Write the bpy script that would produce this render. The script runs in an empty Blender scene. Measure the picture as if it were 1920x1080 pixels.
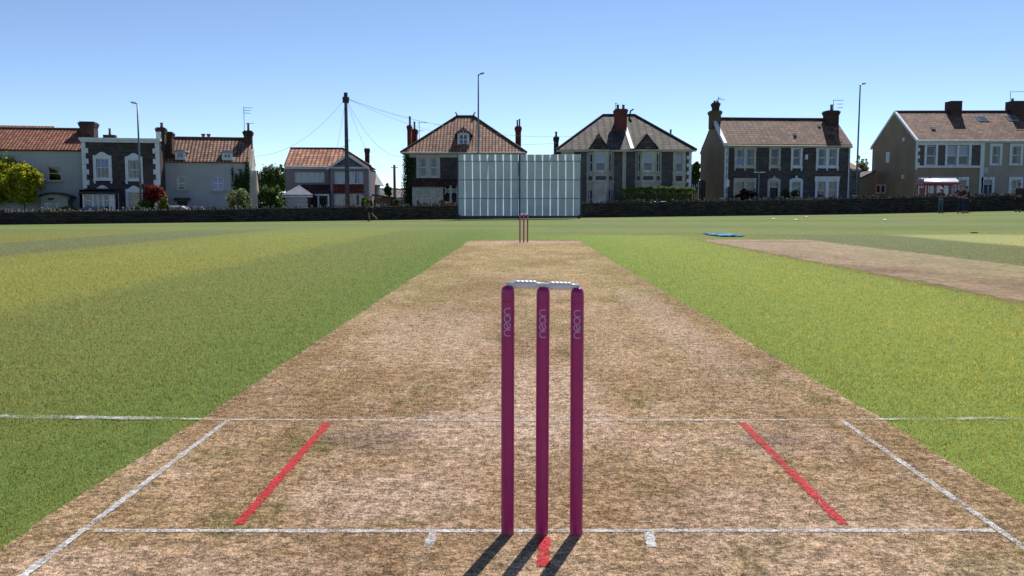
import bpy, bmesh, math, random
import numpy as np
from mathutils import Vector, Matrix
R = math.radians
random.seed(7); rng = np.random.default_rng(11)
S = bpy.context.scene
COL = S.collection

# ------------------------------------------------------------------ camera
F = 1660.0                                    # focal length in pixels of a 1920 wide picture
CAM = Vector((-0.062, -2.473, 0.946))
PITCH, YAW = math.atan(155 / F), math.atan(16 / F)
cd = bpy.data.cameras.new('camera'); cam = bpy.data.objects.new('camera', cd); COL.objects.link(cam)
cd.sensor_width = 36; cd.lens = 36 * F / 1920; cd.clip_start = 0.05; cd.clip_end = 3000
cam.location = CAM; cam.rotation_euler = (R(90) - PITCH, 0, YAW)
S.camera = cam
RM = cam.rotation_euler.to_matrix()

# ------------------------------------------------------------------ sky, sun, exposure
SUN_EL, SUN_AZ = 48.0, 17.5                   # azimuth clockwise from +Y
w = bpy.data.worlds.new('World'); S.world = w; w.use_nodes = True
nt = w.node_tree; nt.nodes.clear()
sky = nt.nodes.new('ShaderNodeTexSky'); sky.sky_type = 'NISHITA'; sky.sun_disc = False
sky.sun_elevation = R(SUN_EL); sky.sun_rotation = R(SUN_AZ)
sky.air_density = 0.55; sky.dust_density = 0.05; sky.ozone_density = 2.0; sky.altitude = 0
bg = nt.nodes.new('ShaderNodeBackground'); bg.inputs[1].default_value = 0.112
wo = nt.nodes.new('ShaderNodeOutputWorld')
nt.links.new(sky.outputs[0], bg.inputs[0]); nt.links.new(bg.outputs[0], wo.inputs[0])
sd = bpy.data.lights.new('sun', 'SUN'); sd.energy = 4.4; sd.angle = R(0.53); sd.color = (1.0, 0.95, 0.87)
sun = bpy.data.objects.new('sun', sd); COL.objects.link(sun)
sdir = Vector((math.sin(R(SUN_AZ)) * math.cos(R(SUN_EL)), math.cos(R(SUN_AZ)) * math.cos(R(SUN_EL)), math.sin(R(SUN_EL))))
sun.rotation_euler = sdir.to_track_quat('Z', 'Y').to_euler(); sun.location = (0, 0, 40)
S.view_settings.view_transform = 'Standard'; S.view_settings.look = 'None'
S.view_settings.exposure = 0.40; S.view_settings.gamma = 1.0
S.cycles.max_bounces = 6; S.cycles.transparent_max_bounces = 12

# ------------------------------------------------------------------ pixel and ground helpers
def ray(px, py):
    return RM @ Vector(((px - 960) / F, -(py - 540) / F, -1.0))
def at_depth(px, py, D):
    r = ray(px, py); t = D / r.y
    return CAM + r * t
def on_ground(px, py, z=0.0):
    r = ray(px, py); t = (z - CAM.z) / r.z
    return CAM + r * t
W0 = at_depth(0, 385, 54.0); W1 = at_depth(1920, 385, 68.0)
WD = (W1 - W0); WD.z = 0; WL = WD.length; WD.normalize()
WN = Vector((-WD.y, WD.x, 0))                 # pointing away from the camera
def ss(a, b, x):
    t = np.clip((x - a) / (b - a), 0, 1); return t * t * (3 - 2 * t)
def gz(x, y):
    """terrain height"""
    t = ss(20, 53, np.asarray(y, float))
    xx = np.clip(x, -60, 70)
    z = t * (0.0095 * xx + 0.06 + 0.13 * ss(20, 42, np.asarray(x, float)))
    s = (x - W0.x) * WN.x + (y - W0.y) * WN.y
    return z - 0.42 * ss(0.35, 2.0, s)
def gzf(x, y): return float(gz(x, y))

# ------------------------------------------------------------------ node materials
class N:
    def __init__(s, name, alpha=False):
        s.m = bpy.data.materials.new(name); s.m.use_nodes = True
        s.t = s.m.node_tree; s.t.nodes.clear()
        s.out = s.n('OutputMaterial')
    def n(s, kind, **kw):
        nd = s.t.nodes.new('ShaderNode' + kind)
        for k, v in kw.items(): setattr(nd, k, v)
        return nd
    def set(s, nd, i, v):
        if v is None: return
        if isinstance(v, bpy.types.NodeSocket): s.t.links.new(v, nd.inputs[i])
        else:
            if isinstance(v, (tuple, list)) and nd.inputs[i].type == 'RGBA' and len(v) == 3: v = (*v, 1)
            nd.inputs[i].default_value = v
    def math(s, op, a, b=None, c=None, clamp=False):
        nd = s.n('Math', operation=op, use_clamp=clamp); s.set(nd, 0, a); s.set(nd, 1, b)
        if c is not None: s.set(nd, 2, c)
        return nd.outputs[0]
    def step(s, x, a, b):
        nd = s.n('MapRange', interpolation_type='SMOOTHSTEP'); s.set(nd, 0, x); s.set(nd, 1, a); s.set(nd, 2, b)
        s.set(nd, 3, 0.0); s.set(nd, 4, 1.0); return nd.outputs[0]
    def mix(s, f, a, b, mode='MIX'):
        nd = s.n('Mix', data_type='RGBA', blend_type=mode); s.set(nd, 0, f); s.set(nd, 6, a); s.set(nd, 7, b); return nd.outputs[2]
    def xyz(s, v):
        nd = s.n('SeparateXYZ'); s.set(nd, 0, v); return nd.outputs
    def vec(s, x, y, z=0.0):
        nd = s.n('CombineXYZ'); s.set(nd, 0, x); s.set(nd, 1, y); s.set(nd, 2, z); return nd.outputs[0]
    def noise(s, v, scale, detail=3.0, rough=0.55, col=False):
        nd = s.n('TexNoise'); s.set(nd, 'Vector', v); s.set(nd, 'Scale', scale); s.set(nd, 'Detail', detail); s.set(nd, 'Roughness', rough)
        return nd.outputs[1 if col else 0]
    def vor(s, v, scale, out=0, **kw):
        nd = s.n('TexVoronoi', **kw); s.set(nd, 'Vector', v); s.set(nd, 'Scale', scale); return nd.outputs[out]
    def ramp(s, f, stops, interp='LINEAR'):
        nd = s.n('ValToRGB'); s.set(nd, 0, f); cr = nd.color_ramp; cr.interpolation = interp
        while len(cr.elements) < len(stops): cr.elements.new(0.5)
        for e, (p, c) in zip(cr.elements, stops): e.position = p; e.color = (*c, 1) if len(c) == 3 else c
        return nd.outputs[0]
    def obj(s): return s.n('TexCoord').outputs['Object']
    def pos(s): return s.n('NewGeometry').outputs['Position']
    def bump(s, h, strength=0.3, dist=0.02):
        nd = s.n('Bump'); s.set(nd, 'Strength', strength); s.set(nd, 'Distance', dist); s.set(nd, 'Height', h); return nd.outputs[0]
    def bsdf(s, col, rough=0.7, bump=None, spec=0.3, metal=0.0, **kw):
        b = s.n('BsdfPrincipled'); s.set(b, 'Base Color', col); s.set(b, 'Roughness', rough); s.set(b, 'Specular IOR Level', spec); s.set(b, 'Metallic', metal)
        if bump is not None: s.set(b, 'Normal', bump)
        for k, v in kw.items(): s.set(b, k.replace('_', ' '), v)
        return b.outputs[0]
    def done(s, sh): s.t.links.new(sh, s.out.inputs[0]); return s.m

def scale_c(c, k): return tuple(x * k for x in c)
def plain(name, c, rough=0.6, var=0.15, sc=3.0, spec=0.3, bump=0.0, metal=0.0):
    """paint, wood, metal: a base colour with soft weathering"""
    n = N(name); o = n.obj()
    f = n.noise(o, sc, 5); col = n.mix(n.step(f, 0.3, 0.7), scale_c(c, 1 - var), scale_c(c, 1 + var * .6))
    bp = n.bump(n.noise(o, sc * 8, 3), bump, 0.01) if bump else None
    return n.done(n.bsdf(col, rough, bp, spec, metal))
def masonry(name, c1, c2, mortar, bw=0.42, rh=0.17, msz=0.018, warp=0.06, bstr=0.5):
    """random-coloured coursed stones or bricks in the facade plane"""
    n = N(name); o = n.obj(); x, y, z = n.xyz(o)
    v = n.vec(n.math('ADD', x, y), z)
    wn = n.noise(v, 2.2, 2, .5, True)
    wv = n.n('VectorMath', operation='SCALE'); n.set(wv, 0, wn); wv.inputs[3].default_value = warp
    av = n.n('VectorMath', operation='ADD'); n.set(av, 0, v); n.set(av, 1, wv.outputs[0])
    b = n.n('TexBrick'); n.set(b, 'Vector', av.outputs[0]); n.set(b, 'Color1', c1); n.set(b, 'Color2', c2); n.set(b, 'Mortar', mortar)
    n.set(b, 'Scale', 1.0); n.set(b, 'Mortar Size', msz); n.set(b, 'Brick Width', bw); n.set(b, 'Row Height', rh); n.set(b, 'Bias', 0.0)
    big = n.noise(v, 0.5, 3); cellc = n.vor(av.outputs[0], 3.3, 1)
    cc = n.mix(0.12, b.outputs[0], cellc, 'OVERLAY')
    col = n.mix(n.step(big, .3, .75), n.mix(1.0, cc, (.72, .72, .76), 'MULTIPLY'), cc)
    h = n.math('ADD', n.math('MULTIPLY', b.outputs[1], -1.0), n.noise(v, 14, 4))
    return n.done(n.bsdf(col, 0.88, n.bump(h, bstr, 0.03), 0.2))
def tiles(name, c1, c2, gap, bw=0.26, rh=0.27, off=0.0, blotch=(.5, .45, .42), bstr=0.9):
    n = N(name); o = n.obj(); x, y, z = n.xyz(o)
    nm_ = n.xyz(n.n('TexCoord').outputs['Normal']); sd_ = n.math('GREATER_THAN', n.math('ABSOLUTE', nm_[0]), n.math('ABSOLUTE', nm_[1]))
    u_ = n.math('ADD', n.math('MULTIPLY', y, sd_), n.math('MULTIPLY', x, n.math('SUBTRACT', 1.0, sd_)))
    v = n.vec(u_, n.math('MULTIPLY', z, 1.6))
    b = n.n('TexBrick', offset=off); n.set(b, 'Vector', v); n.set(b, 'Color1', c1); n.set(b, 'Color2', c2); n.set(b, 'Mortar', gap)
    n.set(b, 'Scale', 1.0); n.set(b, 'Mortar Size', 0.034); n.set(b, 'Mortar Smooth', 0.6); n.set(b, 'Brick Width', bw); n.set(b, 'Row Height', rh)
    wn = n.n('TexWhiteNoise'); 
    cellv = n.vec(n.math('FLOOR', n.math('DIVIDE', n.xyz(v)[0], bw)), n.math('FLOOR', n.math('DIVIDE', n.xyz(v)[1], rh)))
    n.set(wn, 'Vector', cellv)
    k = n.math('ADD', n.math('MULTIPLY', wn.outputs[0], 0.75), 0.62)
    col = n.mix(1.0, b.outputs[0], n.vec(k, k, k), 'MULTIPLY')
    st = n.noise(n.vec(n.math('MULTIPLY', n.xyz(v)[0], 1.0), n.math('MULTIPLY', n.xyz(v)[1], .45)), 1.1, 6, .65)
    col = n.mix(n.step(st, .48, .72), col, n.mix(1.0, col, blotch, 'MULTIPLY'))
    # rounded pantile ribs across, a step at every course
    rib = n.math('SINE', n.math('MULTIPLY', n.xyz(v)[0], 2 * math.pi / bw))
    row = n.math('FRACT', n.math('DIVIDE', n.xyz(v)[1], rh))
    h = n.math('ADD', n.math('MULTIPLY', rib, .5), n.math('MULTIPLY', row, -1.0))
    return n.done(n.bsdf(col, 0.8, n.bump(h, bstr, 0.03), 0.25))
def render_wall(name, c, var=.2, streak=.25):
    n = N(name); o = n.obj(); x, y, z = n.xyz(o)
    v = n.vec(n.math('ADD', x, y), z)
    a = n.noise(v, 0.7, 6, .6); s2 = n.noise(n.vec(n.math('MULTIPLY', n.math('ADD', x, y), 3.0), n.math('MULTIPLY', z, .35)), 1.3, 4, .6)
    col = n.mix(n.step(a, .3, .7), scale_c(c, 1 - var), c)
    col = n.mix(n.math('MULTIPLY', n.step(s2, .5, .8), streak), col, scale_c(c, .55))
    return n.done(n.bsdf(col, .9, n.bump(n.noise(v, 60, 3), .25, .01), .15))
def leaf_mat(name, c1, c2, c3=None, trans=.45):
    n = N(name); at = n.n('Attribute', attribute_name='rnd').outputs['Fac']
    st = [(0.0, c1), (.55, c2), (1.0, c3 or scale_c(c2, 1.25))]
    col = n.ramp(at, st)
    cl = n.noise(n.pos(), 1.7, 2); col = n.mix(n.step(cl, .3, .7), n.mix(1.0, col, (.7, .72, .75), 'MULTIPLY'), col)
    d = n.bsdf(col, .55, None, .25)
    tr = n.n('BsdfTranslucent'); n.set(tr, 0, n.mix(1.0, col, (1.15, 1.2, .6), 'MULTIPLY'))
    mx = n.n('MixShader'); mx.inputs[0].default_value = trans
    n.t.links.new(d, mx.inputs[1]); n.t.links.new(tr.outputs[0], mx.inputs[2])
    return n.done(mx.outputs[0])
def glass_mat(name, tint=(.75, .8, .85)):
    n = N(name)
    tr = n.n('BsdfTransparent'); n.set(tr, 0, tint)
    gl = n.n('BsdfGlossy'); n.set(gl, 0, (.9, .92, .95)); n.set(gl, 'Roughness', .03)
    mx = n.n('MixShader'); n.set(mx, 0, .055)
    n.t.links.new(tr.outputs[0], mx.inputs[1]); n.t.links.new(gl.outputs[0], mx.inputs[2])
    return n.done(mx.outputs[0])

M = {}
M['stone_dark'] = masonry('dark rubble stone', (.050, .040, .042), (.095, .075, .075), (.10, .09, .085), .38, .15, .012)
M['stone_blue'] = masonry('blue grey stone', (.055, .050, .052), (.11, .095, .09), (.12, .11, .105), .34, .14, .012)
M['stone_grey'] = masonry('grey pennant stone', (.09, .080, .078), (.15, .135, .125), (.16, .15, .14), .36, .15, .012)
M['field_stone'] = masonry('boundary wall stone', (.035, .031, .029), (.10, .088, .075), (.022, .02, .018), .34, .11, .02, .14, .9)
M['brick'] = masonry('red brown brick', (.20, .07, .045), (.28, .11, .07), (.25, .2, .17), .22, .075, .008, .0, .4)
M['brick_dark'] = masonry('dark chimney brick', (.055, .032, .03), (.10, .055, .045), (.08, .065, .06), .22, .075, .008, .01, .4)
M['brick_red'] = masonry('red chimney brick', (.15, .035, .03), (.21, .05, .04), (.12, .06, .05), .22, .075, .008, .0, .4)
M['ochre'] = render_wall('ochre stone', (.15, .11, .07))
M['cream'] = render_wall('cream painted render', (.40, .415, .42), .12, .25)
M['cream2'] = render_wall('pale cream render', (.36, .36, .33), .14, .3)
M['cream_sunlit'] = render_wall('cream render sunlit tone', (.55, .50, .42), .1, .2)  # cream render again, with the sun on the gable put into its colour
M['tan'] = render_wall('tan pebbledash', (.31, .235, .165), .2, .3)
M['buff'] = render_wall('buff pebbledash', (.35, .31, .265), .15, .25)
M['mauve'] = render_wall('grey pebbledash', (.24, .21, .235), .12, .2)
M['trim'] = plain('white trim paint', (.62, .65, .71), .5, .12)
M['trim_cream'] = plain('cream stone trim', (.46, .43, .37), .6, .18)
M['frame'] = plain('white window frame', (.62, .65, .72), .4, .06)
M['lead'] = plain('lead flashing', (.30, .32, .36), .5, .2)
M['slate_tile'] = tiles('tile hanging slate', (.15, .17, .20), (.20, .22, .26), (.09, .1, .12), .25, .16)
M['roof_red'] = tiles('clay pantile red', (0.248, 0.081, 0.043), (0.310, 0.118, 0.068), (0.037, 0.013, 0.007), .22, .24)
M['roof_pan'] = tiles('weathered brown pantile', (0.260, 0.130, 0.087), (0.322, 0.174, 0.118), (0.033, 0.015, 0.011), .25, .26, 0, (.5, .42, .42))
M['roof_orange'] = tiles('orange clay tile', (0.375, 0.143, 0.075), (0.450, 0.195, 0.120), (0.063, 0.022, 0.013), .33, .33)
M['roof_clay'] = tiles('clay tile grid', (.24, .11, .065), (.33, .165, .105), (0.047, 0.023, 0.016), .26, .28)
M['roof_brown'] = tiles('brown concrete tile', (.070, .058, .052), (.115, .095, .085), (.030, .024, .022), .55, .33, .5)
M['roof_mix'] = tiles('lichened clay tile', (.15, .068, .048), (.245, .13, .09), (.035, .02, .018), .42, .30, .5, (.5, .47, .48))
M['roof_dark'] = tiles('dark maroon tile', (.07, .03, .028), (.11, .045, .04), (.02, .012, .012), .3, .3)
M['roof_far'] = tiles('far grey roof', (0.136, 0.120, 0.120), (0.184, 0.160, 0.160), (0.048, 0.043, 0.043), .4, .3)
M['tile_hang'] = tiles('red tile hanging', (.17, .035, .025), (.23, .05, .035), (.06, .015, .012), .2, .14)
M['ridge'] = plain('ridge tile', (.10, .055, .045), .8, .3, 2)
M['ridge_blk'] = plain('dark ridge tile', (.045, .04, .045), .8, .3, 2)
M['glass'] = glass_mat('window glass')
M['curtain'] = plain('pale curtain', (.24, .25, .27), .9, .25, 6)
M['curtain_y'] = plain('cream curtain', (.42, .38, .25), .9, .2, 6)
M['blind'] = plain('white blind', (.42, .44, .48), .9, .06)
M['blind_blue'] = plain('blue blind', (.10, .17, .50), .9, .1)
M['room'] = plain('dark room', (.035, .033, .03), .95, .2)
M['door_dark'] = plain('dark painted door', (.035, .025, .035), .45, .2)
M['door_blue'] = plain('navy painted door', (.02, .03, .08), .4, .2)
M['door_white'] = plain('white garage door', (.48, .48, .52), .5, .05)
M['black_metal'] = plain('black metal', (.03, .03, .033), .5, .2)
M['galv'] = plain('galvanised steel', (.20, .22, .25), .45, .15, 4, .5, 0, .6)
M['pole_wood'] = plain('weathered pole timber', (.10, .095, .10), .85, .35, 5, .2, .3)
M['pot'] = plain('clay chimney pot', (.26, .13, .09), .8, .3)
M['pot_grey'] = plain('grey chimney pot', (.16, .14, .13), .8, .3)
M['wire'] = plain('overhead cable', (.10, .11, .13), .6, .05)
M['ant'] = plain('aerial aluminium', (.22, .23, .25), .5, .1, 4, .5, 0, .5)
M['red_paint'] = plain('red shelter paint', (.30, .02, .03), .4, .12, 3, .5)
M['skin'] = plain('skin', (.30, .17, .12), .6, .08, 8)
M['asphalt'] = plain('asphalt', (.05, .05, .052), .9, .25, 1.0, .2, .4)
M['trunk'] = plain('bark', (.10, .08, .06), .9, .4, 6, .1, .5)

# ------------------------------------------------------------------ mesh building
def tag(o, label=None, cat=None, group=None, kind=None):
    if label: o['label'] = label
    if cat: o['category'] = cat
    if group: o['group'] = group
    if kind: o['kind'] = kind
    return o
def empty(name, loc, rz, label, cat, group=None):
    o = bpy.data.objects.new(name, None); COL.objects.link(o); o.location = loc; o.rotation_euler = (0, 0, rz)
    o.empty_display_size = .3
    return tag(o, label, cat, group)
class MB:
    def __init__(s): s.v = []; s.f = []; s.mi = []; s.cur = 0
    def face(s, pts):
        i = len(s.v); s.v += [tuple(p) for p in pts]; s.f.append(tuple(range(i, i + len(pts)))); s.mi.append(s.cur); return s
    def box(s, x0, x1, y0, y1, z0, z1):
        if x0 > x1: x0, x1 = x1, x0
        if y0 > y1: y0, y1 = y1, y0
        if z0 > z1: z0, z1 = z1, z0
        i = len(s.v)
        s.v += [(x0, y0, z0), (x1, y0, z0), (x1, y1, z0), (x0, y1, z0), (x0, y0, z1), (x1, y0, z1), (x1, y1, z1), (x0, y1, z1)]
        for q in ((0, 3, 2, 1), (4, 5, 6, 7), (0, 1, 5, 4), (1, 2, 6, 5), (2, 3, 7, 6), (3, 0, 4, 7)):
            s.f.append(tuple(i + k for k in q)); s.mi.append(s.cur)
        return s
    def extr(s, pts, vec):
        n = len(pts); i = len(s.v); vec = Vector(vec)
        s.v += [tuple(p) for p in pts] + [tuple(Vector(p) + vec) for p in pts]
        s.f.append(tuple(range(i, i + n))); s.mi.append(s.cur)
        s.f.append(tuple(range(i + 2 * n - 1, i + n - 1, -1))); s.mi.append(s.cur)
        for k in range(n):
            k2 = (k + 1) % n; s.f.append((i + k, i + k + n, i + k2 + n, i + k2)); s.mi.append(s.cur)
        return s
    def xz(s, pts, y0, y1): return s.extr([(x, y0, z) for x, z in pts], (0, y1 - y0, 0))
    def yz(s, pts, x0, x1): return s.extr([(x0, y, z) for y, z in pts], (x1 - x0, 0, 0))
    def slab(s, pts, t):
        a, b, c = (Vector(p) for p in pts[:3]); nn = (b - a).cross(c - a).normalized()
        if nn.z < 0: nn = -nn
        return s.extr(pts, -nn * t)
    def bar(s, p, q, w, h=None):
        """a straight square bar"""
        h = h or w; p = Vector(p); q = Vector(q); d = (q - p).normalized()
        u = d.cross(Vector((0, 0, 1)));
        if u.length < 1e-3: u = Vector((1, 0, 0))
        u.normalize(); v = d.cross(u).normalized()
        pts = [p + u * w / 2 + v * h / 2, p - u * w / 2 + v * h / 2, p - u * w / 2 - v * h / 2, p + u * w / 2 - v * h / 2]
        return s.extr(pts, q - p)
    def tube(s, path, rad, n=8, caps=True):
        path = [Vector(p) for p in path]
        if not isinstance(rad, (list, tuple)): rad = [rad] * len(path)
        i0 = len(s.v); ref = None
        for k, p in enumerate(path):
            d = (path[min(k + 1, len(path) - 1)] - path[max(k - 1, 0)]).normalized()
            if ref is None: ref = Vector((0, 0, 1)) if abs(d.z) < .9 else Vector((1, 0, 0))
            u = d.cross(ref).normalized(); v = d.cross(u).normalized()
            for a in range(n):
                an = 2 * math.pi * a / n; s.v.append(tuple(p + (u * math.cos(an) + v * math.sin(an)) * rad[k]))
        for k in range(len(path) - 1):
            for a in range(n):
                b = (a + 1) % n; s.f.append((i0 + k * n + a, i0 + k * n + b, i0 + (k + 1) * n + b, i0 + (k + 1) * n + a)); s.mi.append(s.cur)
        if caps:
            s.f.append(tuple(i0 + a for a in range(n))[::-1]); s.mi.append(s.cur)
            e = i0 + (len(path) - 1) * n; s.f.append(tuple(e + a for a in range(n))); s.mi.append(s.cur)
        return s
    def stone(s, c, sx, sy, sz, rnd=.25, rot=0):
        """an irregular block"""
        i = len(s.v)
        for k in range(8):
            sg = ((-1, -1, -1), (1, -1, -1), (1, 1, -1), (-1, 1, -1), (-1, -1, 1), (1, -1, 1), (1, 1, 1), (-1, 1, 1))[k]
            p = Vector((sg[0] * sx * random.uniform(1 - rnd, 1) / 2, sg[1] * sy * random.uniform(1 - rnd, 1) / 2, sg[2] * sz * random.uniform(1 - rnd, 1) / 2))
            p = Matrix.Rotation(rot, 3, 'Z') @ p
            s.v.append(tuple(Vector(c) + p))
        for q in ((0, 3, 2, 1), (4, 5, 6, 7), (0, 1, 5, 4), (1, 2, 6, 5), (2, 3, 7, 6), (3, 0, 4, 7)):
            s.f.append(tuple(i + k for k in q)); s.mi.append(s.cur)
        return s
    def wall(s, x0, x1, z0, z1, y, holes, depth=.22):
        """front wall in the xz plane with openings and their reveals"""
        holes = [h for h in holes if h[0] < x1 and h[2] > x0]
        xs = sorted({x0, x1, *[min(max(h[0], x0), x1) for h in holes], *[min(max(h[2], x0), x1) for h in holes]})
        zs = sorted({z0, z1, *[min(max(h[1], z0), z1) for h in holes], *[min(max(h[3], z0), z1) for h in holes]})
        for a, b in zip(xs, xs[1:]):
            for c, d in zip(zs, zs[1:]):
                mx, mz = (a + b) / 2, (c + d) / 2
                if any(h[0] < mx < h[2] and h[1] < mz < h[3] for h in holes): continue
                s.face([(a, y, c), (b, y, c), (b, y, d), (a, y, d)])
        for a, c, b, d in holes:
            s.face([(a, y, c), (a, y, d), (a, y + depth, d), (a, y + depth, c)])
            s.face([(b, y, d), (b, y, c), (b, y + depth, c), (b, y + depth, d)])
            s.face([(a, y, d), (b, y, d), (b, y + depth, d), (a, y + depth, d)])
            s.face([(b, y, c), (a, y, c), (a, y + depth, c), (b, y + depth, c)])
        return s
    def build(s, name, mat, parent=None, smooth=False, bevel=0.0):
        me = bpy.data.meshes.new(name); me.from_pydata(s.v, [], s.f)
        mats = mat if isinstance(mat, (list, tuple)) else [mat]
        for m in mats: me.materials.append(M[m] if isinstance(m, str) else m)
        if len(mats) > 1: me.polygons.foreach_set('material_index', s.mi)
        if smooth: me.polygons.foreach_set('use_smooth', [True] * len(me.polygons))
        me.update()
        o = bpy.data.objects.new(name, me); COL.objects.link(o)
        if parent is not None: o.parent = parent
        if bevel:
            b = o.modifiers.new('bevel', 'BEVEL'); b.width = bevel; b.segments = 2; b.limit_method = 'ANGLE'; b.angle_limit = R(35)
        return o
def np_mesh(name, V, nper, mats, parent=None, rnd=None, mi=None):
    """faces of nper corners each, no shared vertices"""
    me = bpy.data.meshes.new(name); nv = len(V); nf = nv // nper
    me.vertices.add(nv); me.vertices.foreach_set('co', V.astype(np.float32).ravel())
    me.loops.add(nv); me.loops.foreach_set('vertex_index', np.arange(nv, dtype=np.int32))
    me.polygons.add(nf); me.polygons.foreach_set('loop_start', (np.arange(nf) * nper).astype(np.int32))
    me.polygons.foreach_set('loop_total', np.full(nf, nper, np.int32))
    for m in (mats if isinstance(mats, (list, tuple)) else [mats]): me.materials.append(m)
    if mi is not None: me.polygons.foreach_set('material_index', mi.astype(np.int32))
    if rnd is not None:
        a = me.attributes.new('rnd', 'FLOAT', 'POINT'); a.data.foreach_set('value', np.repeat(rnd, nper).astype(np.float32))
    me.update(calc_edges=True); me.validate()
    o = bpy.data.objects.new(name, me); COL.objects.link(o)
    if parent is not None: o.parent = parent
    return o
def struct(o): o['kind'] = 'structure'; return o
def copy_tree(o, parent=None):
    c = o.copy(); COL.objects.link(c)
    if parent is not None: c.parent = parent
    for ch in list(o.children): copy_tree(ch, c)
    return c

# ================================================================== GROUND
STOPS_X = [(-40, (.15, .17, .045)), (-31, (.12, .155, .045)), (-27, (.17, .18, .045)), (-21, (.13, .16, .055)), (-17, (.17, .18, .05)), (-13.3, (.185, .185, .05)),
           (-13, (.14, .16, .07)), (-9.9, (.14, .16, .068)), (-9.5, (.185, .20, .052)), (-7.3, (.20, .225, .055)), (-6.9, (.195, .22, .052)), (-4.9, (.19, .215, .052)), (-4.4, (.15, .18, .05)), (-2.6, (.14, .18, .048)), (-1.7, (.12, .175, .042)),
           (1.5, (.17, .235, .05)), (3.2, (.205, .26, .055)), (4.5, (.20, .25, .055)), (4.9, (.18, .21, .05)), (7.7, (.15, .18, .06)), (8.2, (.14, .165, .07)), (11.4, (.145, .17, .068)),
           (11.8, (.30, .31, .125)), (15.8, (.30, .31, .13)), (16.3, (.155, .175, .06)), (22, (.17, .19, .055)), (30, (.15, .175, .055)), (40, (.16, .18, .05))]
def blade_colour(n):
    col, p, x, y = turf_colour(n)
    return n.mix(1.0, col, (1.44, 1.0, 1.5), 'MULTIPLY'), p, x, y
def turf_colour(n, fine=True):
    p = n.pos(); x, y, z = n.xyz(p)
    wob = n.noise(p, .8, 3); xw = n.math('ADD', x, n.math('MULTIPLY', n.math('SUBTRACT', wob, .5), .5))
    f = n.math('DIVIDE', n.math('ADD', xw, 40.0), 80.0, clamp=True)
    sq = n.ramp(f, [((a + 40) / 80, c) for a, c in STOPS_X])
    # outfield beyond and around the square: broad mowing stripes running obliquely plus dry patches
    obl = n.math('ADD', n.math('MULTIPLY', y, .30), n.math('MULTIPLY', x, .09))
    st = n.math('SINE', n.math('ADD', n.math('MULTIPLY', obl, 1.9), n.math('MULTIPLY', n.noise(p, .12, 3), 5.0)))
    ofc = n.mix(n.step(st, -.6, .6), (.135, .175, .050), (.178, .20, .058))
    pn = n.noise(n.vec(n.math('MULTIPLY', x, .35), y), .35, 5, .6)
    ofc = n.mix(n.step(pn, .45, .68), ofc, (.165, .18, .085))
    far = n.step(n.math('ADD', y, n.math('MULTIPLY', n.math('SUBTRACT', wob, .5), 3.0)), 24.6, 27.0)
    farl = n.step(y, 27.0, 37.0)
    side = n.step(x, -1.5, 1.5)
    msk = n.math('ADD', n.math('MULTIPLY', far, side), n.math('MULTIPLY', farl, n.math('SUBTRACT', 1.0, side)))
    col = n.mix(msk, sq, ofc)
    col = n.mix(1.0, col, (1.05, 1.10, 1.10), 'MULTIPLY')
    # mottling at several sizes
    a = n.noise(n.vec(x, n.math('MULTIPLY', y, .8)), 1.6, 6, .65)
    col = n.mix(n.math('MULTIPLY', n.step(a, .46, .7), .5), col, n.mix(1.0, col, (1.16, 1.08, 1.0), 'MULTIPLY'))
    b = n.noise(p, 9.0, 4, .6)
    col = n.mix(n.math('MULTIPLY', n.step(b, .4, .65), .45), col, n.mix(1.0, col, (.74, .80, .72), 'MULTIPLY'))
    return col, p, x, y
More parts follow.
